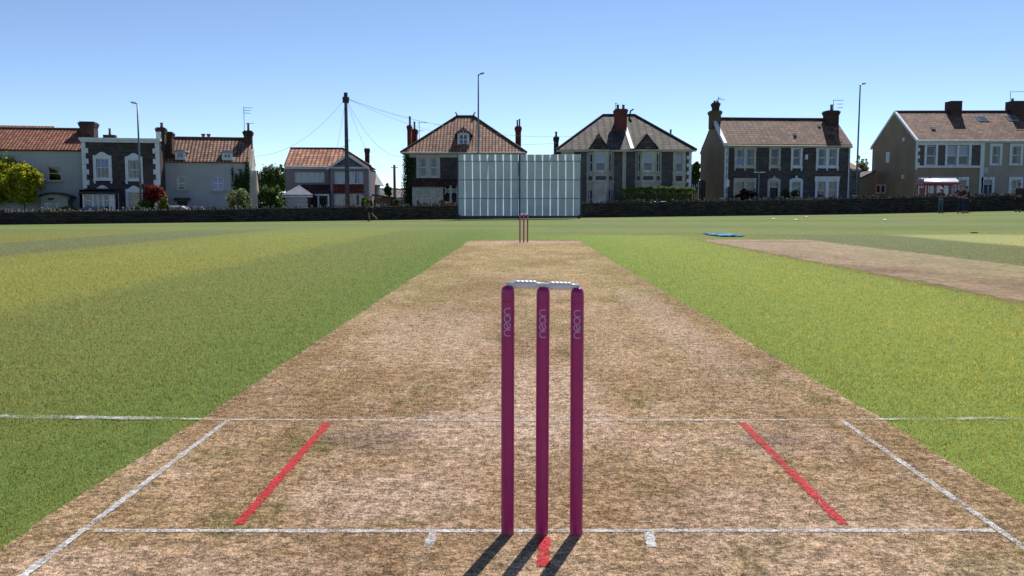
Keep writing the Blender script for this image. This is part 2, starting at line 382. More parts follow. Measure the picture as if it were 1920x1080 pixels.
def pitch_colour(n):
    p = n.pos(); x, y, z = n.xyz(p)
    a = n.noise(n.vec(x, n.math('MULTIPLY', y, .55)), 1.3, 6, .62)
    base = n.mix(n.step(a, .35, .66), (.385, .275, .17), (.49, .365, .25))
    g = n.noise(n.vec(x, n.math('MULTIPLY', y, .7)), 2.6, 5, .6)
    base = n.mix(n.math('MULTIPLY', n.step(g, .52, .66), .75), base, (.245, .215, .095))
    far = n.step(y, 2.5, 12.0)
    base = n.mix(n.math('MULTIPLY', far, .6), base, (.42, .355, .175))
    end = n.step(y, 18.5, 20.5); base = n.mix(n.math('MULTIPLY', end, .7), base, (.42, .33, .20))
    # pinkish bare soil along the middle and by the creases
    bare = n.noise(n.vec(n.math('ADD', x, 7.3), n.math('MULTIPLY', y, .6)), 3.4, 6, .65)
    base = n.mix(n.math('MULTIPLY', n.step(bare, .49, .64), .75), base, (.56, .43, .34))
    wear = n.math('MULTIPLY', n.math('SUBTRACT', 1.0, n.step(n.math('ABSOLUTE', n.math('SUBTRACT', x, .12)), .25, 1.0)), n.math('MULTIPLY', n.step(n.noise(n.vec(x, n.math('MULTIPLY', y, .35)), 2.2, 4), .38, .62), n.math('SUBTRACT', 1.0, n.step(y, 4.0, 14.0))))
    base = n.mix(n.math('MULTIPLY', wear, .6), base, (.60, .46, .37))
    ol = n.math('MULTIPLY', n.math('MULTIPLY', n.step(y, 2.5, 5.0), n.math('SUBTRACT', 1.0, n.step(y, 10.0, 17.0))), n.step(n.noise(n.vec(x, n.math('MULTIPLY', y, .3)), 1.1, 4), .42, .62))
    base = n.mix(n.math('MULTIPLY', ol, .38), base, (.27, .26, .10))
    big = n.noise(n.vec(n.math('ADD', x, 3.1), n.math('MULTIPLY', y, .5)), .9, 5, .6)
    base = n.mix(n.step(big, .35, .62), n.mix(1.0, base, (.80, .74, .68), 'MULTIPLY'), n.mix(1.0, base, (1.06, 1.03, 1.0), 'MULTIPLY'))
    # bleached, scuffed soil
    for cx, cy, rx, ry, am in ((-.51, .33, .30, .26, .8), (-.22, 1.22, .55, .34, .85), (.02, 1.95, .34, 1.1, .7), (1.12, 4.8, .22, 3.2, .55), (-.75, 4.2, .5, 1.6, .4), (.75, .15, .5, .3, .4), (-.9, -.3, .5, .16, .4), (1.0, -.25, .5, .14, .4), (.9, 1.0, .45, .25, .45), (0, 20.3, 1.3, 1.3, .6)):
        dx = n.math('DIVIDE', n.math('SUBTRACT', x, cx), rx); dy = n.math('DIVIDE', n.math('SUBTRACT', y, cy), ry)
        r2 = n.math('ADD', n.math('MULTIPLY', dx, dx), n.math('MULTIPLY', dy, dy))
        mk = n.math('SUBTRACT', 1.0, n.step(n.math('ADD', r2, n.math('MULTIPLY', n.math('SUBTRACT', n.noise(p, 5, 5, .7), .5), 3.6)), .1, 1.5))
        base = n.mix(n.math('MULTIPLY', mk, am * .75), base, (.62, .475, .40))
    # damp footmarks at the popping crease
    for cx, cy, rx, ry in ((-.66, 1.02, .17, .20), (.93, 1.02, .14, .14)):
        dx = n.math('DIVIDE', n.math('SUBTRACT', x, cx), rx); dy = n.math('DIVIDE', n.math('SUBTRACT', y, cy), ry)
        r2 = n.math('ADD', n.math('MULTIPLY', dx, dx), n.math('MULTIPLY', dy, dy))
        mk = n.math('SUBTRACT', 1.0, n.step(n.math('ADD', r2, n.math('MULTIPLY', n.math('SUBTRACT', n.noise(p, 7, 5, .7), .5), 4.5)), .1, 1.9))
        base = n.mix(n.math('MULTIPLY', mk, .5), base, (.18, .13, .12))
    # clumps of straw and gaps between them
    cl = n.noise(n.vec(n.math('MULTIPLY', x, .62), y), 62, 4, .7); cm = n.noise(n.vec(n.math('MULTIPLY', x, .6), y), 19, 4, .65)
    cc = n.math('ADD', n.math('MULTIPLY', cl, .6), n.math('MULTIPLY', cm, .4))
    base = n.mix(n.step(cc, .40, .60), n.mix(1.0, base, (.56, .54, .49), 'MULTIPLY'), n.mix(1.0, base, (1.42, 1.40, 1.36), 'MULTIPLY'))
    return base, p, x, y

n = N('turf ground'); col, p, x, y = turf_colour(n)
fine = n.noise(n.vec(x, n.math('MULTIPLY', y, .6)), 95, 3, .7); mid = n.noise(n.vec(x, n.math('MULTIPLY', y, .45)), 24, 3, .7)
k = n.math('ADD', n.math('MULTIPLY', fine, .75), n.math('ADD', n.math('MULTIPLY', mid, .55), .32))
col2 = n.mix(1.0, col, n.vec(k, k, k), 'MULTIPLY')
M['turf'] = n.done(n.bsdf(col2, .95, n.bump(n.math('ADD', fine, mid), .5, .02), .1))

n = N('dry pitch soil'); col, p, x, y = pitch_colour(n)
fine = n.noise(n.vec(x, n.math('MULTIPLY', y, .75)), 110, 4, .72); mid = n.noise(n.vec(x, n.math('MULTIPLY', y, .6)), 38, 4, .7)
dk = n.math('ADD', n.math('MULTIPLY', fine, .9), n.math('MULTIPLY', mid, .7))
col2 = n.mix(n.step(dk, .62, .95), n.mix(1.0, col, (.40, .40, .38), 'MULTIPLY'), n.mix(1.0, col, (1.2, 1.17, 1.12), 'MULTIPLY'))
fe = n.step(n.math('ADD', n.math('SUBTRACT', 21.7, y), n.math('MULTIPLY', n.math('SUBTRACT', n.noise(n.vec(x, y), 2.5, 5, .7), .5), 4.0)), -.6, .9)
sh = n.bsdf(col2, .95, n.bump(dk, .8, .015), .1); tr = n.n('BsdfTransparent'); mx = n.n('MixShader'); n.set(mx, 0, fe)
n.t.links.new(tr.outputs[0], mx.inputs[1]); n.t.links.new(sh, mx.inputs[2]); M['pitch'] = n.done(mx.outputs[0])

n = N('worn brown pitch'); p = n.pos(); x, y, z = n.xyz(p)
a = n.noise(n.vec(x, n.math('MULTIPLY', y, .5)), .9, 6, .65)
base = n.mix(n.step(a, .38, .60), (.19, .115, .075), (.34, .225, .15))
xe = n.step(n.math('ADD', x, n.math('MULTIPLY', a, .8)), 5.6, 7.9)
base = n.mix(n.math('MULTIPLY', xe, .7), base, (.30, .26, .13))
ye = n.step(y, 9.0, 19.0); base = n.mix(n.math('MULTIPLY', ye, .55), base, (.40, .29, .21))
for cx, cy, rx, ry in ((6.75, 20.7, 1.0, .55),):  # shade of a shallow hollow, painted as a darker brown patch
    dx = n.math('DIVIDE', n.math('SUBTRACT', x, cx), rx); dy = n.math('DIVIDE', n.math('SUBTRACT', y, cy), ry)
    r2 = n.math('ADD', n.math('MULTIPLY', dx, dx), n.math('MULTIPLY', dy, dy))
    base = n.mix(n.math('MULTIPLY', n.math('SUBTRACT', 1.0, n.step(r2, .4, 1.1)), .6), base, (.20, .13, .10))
gr = n.noise(n.vec(x, n.math('MULTIPLY', y, .6)), 3.0, 5, .65); base = n.mix(n.math('MULTIPLY', n.step(gr, .46, .60), .65), base, (.20, .20, .085))
fine = n.noise(n.vec(x, n.math('MULTIPLY', y, .5)), 14, 6, .78)
k = n.math('ADD', n.math('MULTIPLY', n.step(fine, .32, .68), .75), .58)
edge = n.math('MINIMUM', n.math('MINIMUM', n.math('SUBTRACT', x, 4.72), n.math('SUBTRACT', 7.95, x)), n.math('MULTIPLY', n.math('SUBTRACT', 22.5, y), .35))
msk = n.step(n.math('ADD', edge, n.math('MULTIPLY', n.math('SUBTRACT', n.noise(n.vec(x, n.math('MULTIPLY', y, .5)), 6, 5, .75), .5), .9)), .02, .22)
sh = n.bsdf(n.mix(1.0, base, n.vec(k, k, k), 'MULTIPLY'), .95, n.bump(fine, .6, .02), .1); tr = n.n('BsdfTransparent'); mx = n.n('MixShader'); n.set(mx, 0, msk)
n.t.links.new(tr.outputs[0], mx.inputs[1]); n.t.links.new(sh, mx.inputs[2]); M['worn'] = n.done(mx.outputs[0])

def axis(parts):
    out = []
    for a, b, n_ in parts: out += list(np.linspace(a, b, n_, endpoint=False))
    out.append(parts[-1][1]); return np.array(out)
gx = axis([(-900, -80, 12), (-80, 90, 150), (90, 900, 12)]); gy = axis([(-900, -40, 6), (-40, 0, 10), (0, 50, 25), (50, 75, 70), (75, 140, 30), (140, 1500, 10)])
GX, GY = np.meshgrid(gx, gy); GZ = gz(GX, GY)
vv = np.stack([GX, GY, GZ], -1).reshape(-1, 3); nx, ny = len(gx), len(gy)
ff = [(j * nx + i, j * nx + i + 1, (j + 1) * nx + i + 1, (j + 1) * nx + i) for j in range(ny - 1) for i in range(nx - 1)]
me = bpy.data.meshes.new('ground'); me.from_pydata(vv.tolist(), [], ff); me.materials.append(M['turf']); me.update()
g = bpy.data.objects.new('ground', me); COL.objects.link(g); struct(g)

def strip(name, x0, x1, y0, y1, z, mat, rag=.03, n_=500, taper=0.0):
    """a turf or soil strip with an uneven edge"""
    ys = np.linspace(y0, y1, n_)
    def edge(sd):
        r = np.random.default_rng(sd); a = np.zeros(n_)
        for fr in (1, 6, 25, 60): 
            kn = r.normal(0, 1, max(4, int(n_ * fr / 60) + 2)); a += np.interp(np.linspace(0, 1, n_), np.linspace(0, 1, len(kn)), kn) / (fr ** .5)
        return a * rag * .5
    tp = np.interp(ys, [0, 22], [0, taper]); L = x0 + tp + edge(1); Rr = x1 - tp * .4 + edge(2)
    m = MB()
    for k in range(n_ - 1):
        m.face([(L[k], ys[k], z), (Rr[k], ys[k], z), (Rr[k + 1], ys[k + 1], z), (L[k + 1], ys[k + 1], z)])
    return struct(m.build(name, mat))
strip('cricket_pitch', -1.49, 1.53, -6.0, 22.6, .004, 'pitch', .03, 1600, .08)
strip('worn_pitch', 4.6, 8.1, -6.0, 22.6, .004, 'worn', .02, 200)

# road and pavement on the far side of the wall
def band(name, s0, s1, z_off, mat, step=2.0):
    m = MB(); a = -30.0
    while a < WL + 30:
        q = []
        for (aa, s) in ((a, s0), (a + step, s0), (a + step, s1), (a, s1)):
            P = W0 + WD * aa + WN * s; q.append((P.x, P.y, gzf(P.x, P.y) + z_off))
        m.face(q); a += step
    return struct(m.build(name, mat))
band('road', 2.2, 6.3, .05, 'asphalt')
M['paving'] = plain('pavement slabs', (.20, .195, .185), .9, .2, 1.5)
m = MB(); a = -30.0
while a < WL + 30:
    P = W0 + WD * a + WN * 6.3; Q = W0 + WD * (a + 2) + WN * 6.3; P2 = P + WN * 1.7; Q2 = Q + WN * 1.7
    zz = [gzf(p_.x, p_.y) + .17 for p_ in (P, Q, Q2, P2)]
    m.face([(P.x, P.y, zz[0]), (Q.x, Q.y, zz[1]), (Q2.x, Q2.y, zz[2]), (P2.x, P2.y, zz[3])])
    m.face([(P.x, P.y, zz[0] - .13), (Q.x, Q.y, zz[1] - .13), (Q.x, Q.y, zz[1]), (P.x, P.y, zz[0])]); a += 2
struct(m.build('pavement', 'paving'))

# ------------------------------------------------------------------ painted markings
def gp(px, py): p_ = on_ground(px, py); return (p_.x, p_.y)
def ext(a, b, k): return (a[0] + (b[0] - a[0]) * k, a[1] + (b[1] - a[1]) * k)
MARKS = []     # name, polyline, half width, colour key, coverage
lr = (gp(428, 790), gp(52, 1078)); rr = (gp(1578, 790), gp(1918, 1028))
MARKS.append(['bowling_crease', [gp(176, 998), gp(700, 999), gp(1200, 998), gp(1864, 998)], .0115, 'w', .78])
MARKS.append(['popping_crease', [gp(330, 787), gp(430, 789), gp(1000, 791), gp(1580, 789), gp(1680, 788)], .0125, 'w', .68])
MARKS.append(['popping_crease', [gp(-260, 782), gp(0, 783), gp(330, 787)], .026, 'w', .6])
MARKS.append(['popping_crease', [gp(1680, 788), gp(1920, 786), gp(2150, 785)], .02, 'w', .5])
MARKS.append(['return_crease', [lr[0], ext(*lr, 1.3)], .0115, 'w', .78])
MARKS.append(['return_crease', [rr[0], ext(*rr, 1.4)], .0115, 'w', .74])
MARKS.append(['red_guide_line', [gp(615, 795), gp(447, 987)], .0165, 'r', .80])
MARKS.append(['red_guide_line', [gp(1391, 794), gp(1582, 987)], .0165, 'r', .80])
MARKS.append(['red_middle_mark', [gp(1021, 1011), gp(1018, 1066)], .0165, 'r', .8])
MARKS.append(['white_tick', [gp(812, 1003), gp(803, 1030)], .013, 'w', .72])
MARKS.append(['white_tick', [gp(1216, 1000), gp(1222, 1029)], .014, 'w', .78])
MARKS.append(['bowling_crease', [(-1.32, 20.12), (1.32, 20.12)], .03, 'w', .35])
MARKS.append(['popping_crease', [(-1.9, 18.9), (1.9, 18.9)], .03, 'w', .2])
MARKS.append(['return_crease', [(-1.32, 18.9), (-1.32, 21.3)], .03, 'w', .5])
MARKS.append(['return_crease', [(1.32, 18.9), (1.32, 21.3)], .03, 'w', .5])
MARKS.append(['white_edge_mark', [gp(506, 662), gp(540, 665)], .03, 'w', .30])
MARKS.append(['white_edge_mark', [gp(1447, 664), gp(1462, 666)], .03, 'w', .30])
def paint_mat(name, c, cover, blade):
    n = N(name); p = n.pos(); x, y, z = n.xyz(p)
    c2 = n.mix(n.step(n.noise(n.vec(n.math('MULTIPLY', x, .7), y), 75, 4, .75), .36, .60), scale_c(c, .50), scale_c(c, 1.12))
    sh = n.bsdf(c2, .8, n.bump(n.noise(p, 120, 3), .5, .01), .2)
    if blade: return n.done(sh)
    a = n.noise(p, 130, 4, .8); b = n.noise(p, 9, 4, .65)
    thr = n.math('ADD', n.math('MULTIPLY', a, .55), n.math('MULTIPLY', b, .45))
    t0 = .56 - (cover - .5) * .30
    tr = n.n('BsdfTransparent'); mx = n.n('MixShader'); n.set(mx, 0, n.math('MULTIPLY', n.step(thr, t0 - .10, t0 + .09), .93))
    n.t.links.new(tr.outputs[0], mx.inputs[1]); n.t.links.new(sh, mx.inputs[2]); return n.done(mx.outputs[0])
PAINT = {'w': (.66, .65, .64), 'r': (.62, .03, .045)}

def seg_dist(px_, py_, poly):
    best = np.full(px_.shape, 9.0)
    for (ax, ay), (bx, by) in zip(poly, poly[1:]):
        dx, dy = bx - ax, by - ay; L2 = dx * dx + dy * dy
        t = ((px_ - ax) * dx + (py_ - ay) * dy) / L2; inside = (t >= 0) & (t <= 1)
        d = np.abs((px_ - ax) * dy - (py_ - ay) * dx) / math.sqrt(L2)
        best = np.where(inside, np.minimum(best, d), best)
    return best

# ------------------------------------------------------------------ grass blades
def blades(kind, count_k, dmax):
    """returns root x, y of blades; density falls with distance from the near wicket"""
    X, Y = [], []
    d = 2.0
    while d < dmax:
        dd = d * .12; rho = count_k / (d + dd / 2) ** 2 ; area = dd * 3.2 * (d + dd / 2); c = int(rho * area)
        dist = rng.uniform(d, d + dd, c); u = rng.uniform(-1.6, 1.6, c); kp = rng.uniform(0, 1, c) < 1 - ss(.68, 1.6, np.abs(u)); dist, u = dist[kp], u[kp]
        X.append(CAM.x + u * dist); Y.append(CAM.y + dist); d += dd
    return np.concatenate(X), np.concatenate(Y)
def blade_tris(X, Y, Z, h, wd, lean):
    n_ = len(X); az = rng.uniform(0, 2 * np.pi, n_); la = rng.uniform(0, 2 * np.pi, n_)
    hh = h * rng.uniform(.45, 1.15, n_); ww = wd * rng.uniform(.6, 1.2, n_); ln = lean * rng.uniform(.3, 1.2, n_)
    V = np.zeros((n_, 3, 3))
    V[:, 0] = np.stack([X - np.cos(az) * ww / 2, Y - np.sin(az) * ww / 2, Z], -1)
    V[:, 1] = np.stack([X + np.cos(az) * ww / 2, Y + np.sin(az) * ww / 2, Z], -1)
    V[:, 2] = np.stack([X + np.cos(la) * hh * ln, Y + np.sin(la) * hh * ln, Z + hh * np.sqrt(np.clip(1 - ln ** 2, .03, 1))], -1)
    return V.reshape(-1, 3)
def blade_mat(name, colfn, lo, hi, tr_amt):
    n = N(name); col, p, x, y = colfn(n)
    at = n.n('Attribute', attribute_name='rnd').outputs['Fac']
    k = n.math('ADD', n.math('MULTIPLY', at, hi - lo), lo)
    c = n.mix(1.0, col, n.vec(k, k, n.math('MULTIPLY', k, .95)), 'MULTIPLY')
    d = n.n('BsdfDiffuse'); n.set(d, 0, c); tr = n.n('BsdfTranslucent'); n.set(tr, 0, n.mix(1.0, c, (1.2, 1.15, .85), 'MULTIPLY'))
    mx = n.n('MixShader'); mx.inputs[0].default_value = tr_amt
    n.t.links.new(d.outputs[0], mx.inputs[1]); n.t.links.new(tr.outputs[0], mx.inputs[2]); return n.done(mx.outputs[0])
BX, BY = blades('all', 150000, 60.0)
keepb = rng.uniform(0, 1, len(BX)) < 1 - ss(9.0, 40.0, BY); BX, BY = BX[keepb], BY[keepb]
BZ = gz(BX, BY)
in_pitch = (BX > -1.49 + rng.normal(0, .034, len(BX))) & (BX < 1.53 + rng.normal(0, .034, len(BX)))
in_pitch &= BY < 21.9
in_worn = (BX > 4.85) & (BX < 7.85) & (BY < 22.4)
dist = BY - CAM.y
sc = (dist / 2.5) ** .75
rv = rng.uniform(0, 1, len(BX)) ** 1.2
# marks first: blades standing in a painted line are painted
owner = np.full(len(BX), -1)
for i, (nm, poly, hw, c, cov) in enumerate(MARKS):
    dd_ = seg_dist(BX, BY, poly) * (1 / (1 + .5 * (rng.uniform(0, 1, len(BX)) - .5)))
    sel = (dd_ < hw) & (rng.uniform(0, 1, len(BX)) < cov * .75) & (owner < 0)
    owner[sel] = i
for i, (nm, poly, hw, c, cov) in enumerate(MARKS):
    sel = owner == i
    V = blade_tris(BX[sel], BY[sel], np.full(sel.sum(), .004), .0065, .0045, .8) * 1.0 if sel.sum() else np.zeros((0, 3))
    # thin worn film of paint on the soil
    tris = []
    for (ax, ay), (bx, by) in zip(poly, poly[1:]):
        L_ = math.hypot(bx - ax, by - ay); ux, uy = (by - ay) / L_, -(bx - ax) / L_; ns = max(2, int(L_ / .014))
        wv = hw * (1 + .17 * rng.normal(0, 1, ns + 1).clip(-1.5, 1.5)); wv[0] = wv[-1] = hw
        for k_ in range(ns):
            t0, t1 = k_ / ns, (k_ + 1) / ns
            a0 = (ax + (bx - ax) * t0, ay + (by - ay) * t0); a1 = (ax + (bx - ax) * t1, ay + (by - ay) * t1)
            q = [(a0[0] - ux * wv[k_], a0[1] - uy * wv[k_]), (a0[0] + ux * wv[k_], a0[1] + uy * wv[k_]), (a1[0] + ux * wv[k_ + 1], a1[1] + uy * wv[k_ + 1]), (a1[0] - ux * wv[k_ + 1], a1[1] - uy * wv[k_ + 1])]
            zz = .0060 + .0004 * (i % 5)
            tris += [(*q[0], zz), (*q[1], zz), (*q[2], zz), (*q[0], zz), (*q[2], zz), (*q[3], zz)]
    T = np.array(tris); A = np.concatenate([T, V]); mi = np.concatenate([np.zeros(len(T) // 3), np.ones(len(V) // 3)])
    o = np_mesh(nm, A, 3, [paint_mat(nm + ' film', PAINT[c], cov, False), paint_mat(nm + ' on grass', PAINT[c], cov, True)], None, None, mi)
    struct(o)
free = owner < 0
sel = free & ~in_pitch & ~in_worn
V = blade_tris(BX[sel], BY[sel], BZ[sel], .012 * np.clip(sc[sel], 1, 1.6) * (1 - .5 * ss(12, 40, BY[sel])), .0030 * sc[sel], .62)
o = np_mesh('grass', V, 3, blade_mat('grass blades', blade_colour, 1.1, 2.0, .5), None, rv[sel]); tag(o, 'short mown green grass either side of the bare strip', 'grass', kind='stuff')
sel = free & in_pitch
V = blade_tris(BX[sel], BY[sel], np.full(sel.sum(), .003), .0075 * np.clip(sc[sel], 1, 1.5), .0036 * sc[sel], .88)
o = np_mesh('dry_grass', V, 3, blade_mat('dry clipped grass', pitch_colour, .6, 1.8, .3), None, rv[sel]); tag(o, 'straw coloured clipped grass stubble on the pitch', 'grass', kind='stuff')

# ================================================================== WICKETS
n = N('magenta stump lacquer')
o_ = n.obj(); c = n.mix(n.step(n.noise(o_, 9, 3), .3, .7), (.35, .006, .140), (.42, .009, .165))
sx, sy, sz = n.xyz(o_); scr = n.step(n.noise(n.vec(n.math('MULTIPLY', sx, 5), n.math('MULTIPLY', sy, 5), sz), 22, 5, .75), .62, .70)
c = n.mix(n.math('MULTIPLY', scr, .35), c, (.42, .16, .26))
dirt = n.math('SUBTRACT', 1.0, n.step(n.math('ADD', sz, n.math('MULTIPLY', n.noise(o_, 60, 4), .03)), .012, .045)); c = n.mix(n.math('MULTIPLY', dirt, .7), c, (.22, .15, .10))
M['stump'] = n.done(n.bsdf(c, n.math('ADD', n.math('MULTIPLY', n.noise(o_, 30, 4), .25), .2), None, .55))
M['bail'] = plain('white bail plastic', (.74, .72, .78), .35, .04, 20)
M['letter'] = plain('lilac lettering', (.60, .33, .62), .5, .05, 40)
def lathe(m, prof, axis='z', c=(0, 0, 0), n_=28):
    i0 = len(m.v)
    for r_, h in prof:
        for a in range(n_):
            an = 2 * math.pi * a / n_; u, v = math.cos(an) * r_, math.sin(an) * r_
            m.v.append((c[0] + u, c[1] + v, c[2] + h) if axis == 'z' else (c[0] + h, c[1] + u, c[2] + v))
    for k in range(len(prof) - 1):
        for a in range(n_):
            b = (a + 1) % n_; m.f.append((i0 + k * n_ + a, i0 + k * n_ + b, i0 + (k + 1) * n_ + b, i0 + (k + 1) * n_ + a)); m.mi.append(m.cur)
    m.f.append(tuple(i0 + a for a in range(n_))[::-1]); m.mi.append(0)
    e = i0 + (len(prof) - 1) * n_; m.f.append(tuple(e + a for a in range(n_))); m.mi.append(0)
    return m
SR = .0186
def arc(cx, cy, rx, ry, a0, a1, n_=16):
    return [(cx + rx * math.cos(R(a0 + (a1 - a0) * k / n_)), cy + ry * math.sin(R(a0 + (a1 - a0) * k / n_))) for k in range(n_ + 1)]
def lettering(parent, z0=.582, r_=SR):
    """the word neon running up the stump; u along the word, v is the letter height"""
    h = .0175; t = .0031; polys = []
    def nn(u):
        return [[(u + .0, 0), (u + .0, h * .42)] + [(u + a, b) for a, b in arc(.0085, h * .46, .0085, h * .48, 180, 0)[0:]] + [(u + .017, 0)]]
    def ee(u): return [[(u + .0015, h * .30), (u + .0165, h * .62)], [(u + a, b) for a, b in arc(.0085, h * .47, .0085, h * .48, 20, 330, 26)]]
    def oo(u): return [[(u + a, b) for a, b in arc(.0085, h * .47, .0087, h * .48, 0, 360, 26)]]
    for fn, u in ((nn, 0), (ee, .0205), (oo, .0400), (nn, .0605)): polys += fn(u)
    m = MB()
    for pl in polys:
        for (a, b), (c_, d) in zip(pl, pl[1:]):
            dx, dy = c_ - a, d - b; L_ = math.hypot(dx, dy) or 1; nx_, ny_ = -dy / L_ * t / 2, dx / L_ * t / 2
            ex, ey = dx / L_ * t * .2, dy / L_ * t * .2
            q = [(a - ex + nx_, b - ey + ny_), (a - ex - nx_, b - ey - ny_), (c_ + ex - nx_, d + ey - ny_), (c_ + ex + nx_, d + ey + ny_)]
            P = []
            for u, v in q:
                an = -(v - h / 2) / (r_) - .12; P.append((math.sin(an) * (r_ + .0006), -math.cos(an) * (r_ + .0006), z0 + u))
            m.face(P)
    return m.build('lettering', 'letter', parent)
def stump(loc, tilt, label, group, text=True):
    # thing: the stump itself, with an Empty base so that its parts share one frame
    root = empty('stump', loc, 0, label, 'stump', group); root.rotation_euler = (tilt[1], tilt[0], 0)
    m = MB(); lathe(m, [(SR * .96, -.05), (SR, 0.0), (SR, .700), (SR * .97, .710), (SR * .86, .7165), (SR * .6, .7215), (SR * .15, .723)])
    b = m.build('shaft', 'stump', root, True)
    if text: lettering(root)
    m = MB(); lathe(m, [(SR + .0004, .676), (SR + .0004, .679)]); m.build('groove_band', 'stump', root, True)
    return root
def bail(loc, roty, label, group):
    m = MB(); e = .0545; b = .029
    prof = [(.001, -e), (.0064, -e + .001), (.0068, -b - .006), (.0074, -b - .003), (.0105, -b)]
    k = 5
    for i in range(k):
        a0 = -b + 2 * b * i / k; a1 = -b + 2 * b * (i + 1) / k
        prof += [(.0108, a0 + .0012), (.0117, a0 + .003), (.0117, a1 - .003), (.0108, a1 - .0012)]
    prof += [(.0105, b), (.0074, b + .003), (.0068, b + .006), (.0064, e - .001), (.001, e)]
    lathe(m, prof, 'x', (0, 0, 0), 20)
    o = m.build('bail', 'bail', None, True)
    o.location = loc; o.rotation_euler = (0, roty, 0); return tag(o, label, 'bail', group)
sp = .0975; cx = 0.0
pos_n = ['left', 'middle', 'right']
stump((-sp - .0012, .0, .0), (R(.12), 0), 'near magenta stump, left of the three, closest to the camera', 'stumps of the near wicket')
stump((0, .0, -.004), (R(.12), 0), 'near magenta stump in the middle, behind the red ground mark', 'stumps of the near wicket')
stump((sp + .0012, .0, -.006), (R(-.1), 0), 'near magenta stump, right of the three, closest to the camera', 'stumps of the near wicket')
bail((-.048, 0, .7250), R(1.4), 'white ribbed bail on the left and middle near stumps', 'bails of the near wicket')
bail((.0495, 0, .7212), R(1.3), 'white ribbed bail on the middle and right near stumps', 'bails of the near wicket')
FY = 20.12
for dx, lb in ((-sp, 'distant stump, left of the three, in front of the sight screen'), (0, 'distant stump in the middle, in front of the sight screen'), (sp, 'distant stump, right of the three, in front of the sight screen')):
    s_ = stump((dx + .02, FY, 0), (0, 0), lb, 'stumps of the far wicket')
for dx, lb in ((-.049 + .02, 'small pale bail on the left and middle distant stumps'), (.049 + .02, 'small pale bail on the middle and right distant stumps')):
    bail((dx, FY, .7250), 0, lb, 'bails of the far wicket')

# ================================================================== SIGHT SCREEN
def sight_screen():
    D = 57.5; a = at_depth(858, 411, D); b = at_depth(1090, 411, D); t = at_depth(974, 289, D)
    W = b.x - a.x; y = a.y; z0 = gzf((a.x + b.x) / 2, y); H = t.z - z0
    root = empty('sight_screen', (a.x, y, z0), 0, 'large white slatted sight screen on wheels behind the far stumps', 'sight screen')
    n = N('translucent screen sheet')
    c = n.mix(n.step(n.noise(n.obj(), .7, 4), .3, .7), (.62, .70, .76), (.70, .77, .82))
    tr = n.n('BsdfTranslucent'); n.set(tr, 0, c); d = n.bsdf(c, .5, None, .4); mx = n.n('MixShader'); mx.inputs[0].default_value = .42
    n.t.links.new(d, mx.inputs[1]); n.t.links.new(tr.outputs[0], mx.inputs[2]); M['sheet'] = n.done(mx.outputs[0])
    n = N('white screen slat'); c2 = n.mix(n.step(n.noise(n.obj(), .8, 4), .3, .7), (.50, .555, .60), (.60, .65, .69)); tr = n.n('BsdfTranslucent'); n.set(tr, 0, c2); d = n.bsdf(c2, .4, None, .5)
    mx = n.n('MixShader'); mx.inputs[0].default_value = .16; n.t.links.new(d, mx.inputs[1]); n.t.links.new(tr.outputs[0], mx.inputs[2]); M['slat'] = n.done(mx.outputs[0])
    M['scr_frame'] = plain('dark steel frame', (.05, .07, .10), .5, .15)
    zb = .20; rows = [zb, zb + (H - zb) * .285, zb + (H - zb) * .585, zb + (H - zb) * .885, H]
    for hx0, hx1 in ((0.0, W / 2 - .02), (W / 2 + .02, W)):
        m = MB()
        n_s = 8; sw = (hx1 - hx0) / n_s
        sheet = MB(); sheet.face([(hx0 + .03, .06, zb), (hx1 - .03, .06, zb), (hx1 - .03, .06, H - .02), (hx0 + .03, .06, H - .02)])
        for r_, (za, zc_) in enumerate(zip(rows, rows[1:])):
            gap = .045 if r_ < 3 else .09
            for k in range(n_s):
                xa = hx0 + k * sw + random.uniform(-.012, .012); bulge = random.uniform(.0, .03)
                xb = xa + sw - gap
                m.extr([(xa + .01, .03, za + .025), (xa + .05, -.005 - bulge, za + .025), (xb - .05, -.005 - bulge, za + .025), (xb, .03, za + .025), (xb - .06, .012, za + .025), (xa + .06, .012, za + .025)], (0, 0, zc_ - za - .05))
        p = m.build('slat_panel', 'slat', root); sheet.build('backing_sheet', 'sheet', p)
    m = MB()
    for z in rows[1:4]: m.box(0, W, -.052, -.04, z - .022, z + .022)
    m.box(0, W, -.03, .05, zb - .10, zb + .02)
    for x in (0.0, W / 2 - .03, W - .06): m.box(x, x + .06, -.055, .1, zb - .1, H + .01)
    for x in (0.1, W * .25, W * .5, W * .75, W - .1): m.bar((x, .1, H * .95), (x, 1.15, .22), .05)
    for x in (.1, W * .5, W - .1): m.bar((x, -.1, .2), (x, 1.3, .2), .07)
    m.bar((0, 1.15, .22), (W, 1.15, .22), .06)
    m.build('frame', 'scr_frame', root)
    for x in (.12, W * .5, W - .12):
        for yy in (-.05, 1.2):
            wl = MB(); wl.tube([(x - .05, yy, .14), (x + .05, yy, .14)], .14, 18); wl.build('wheel', 'black_metal', root)
sight_screen()

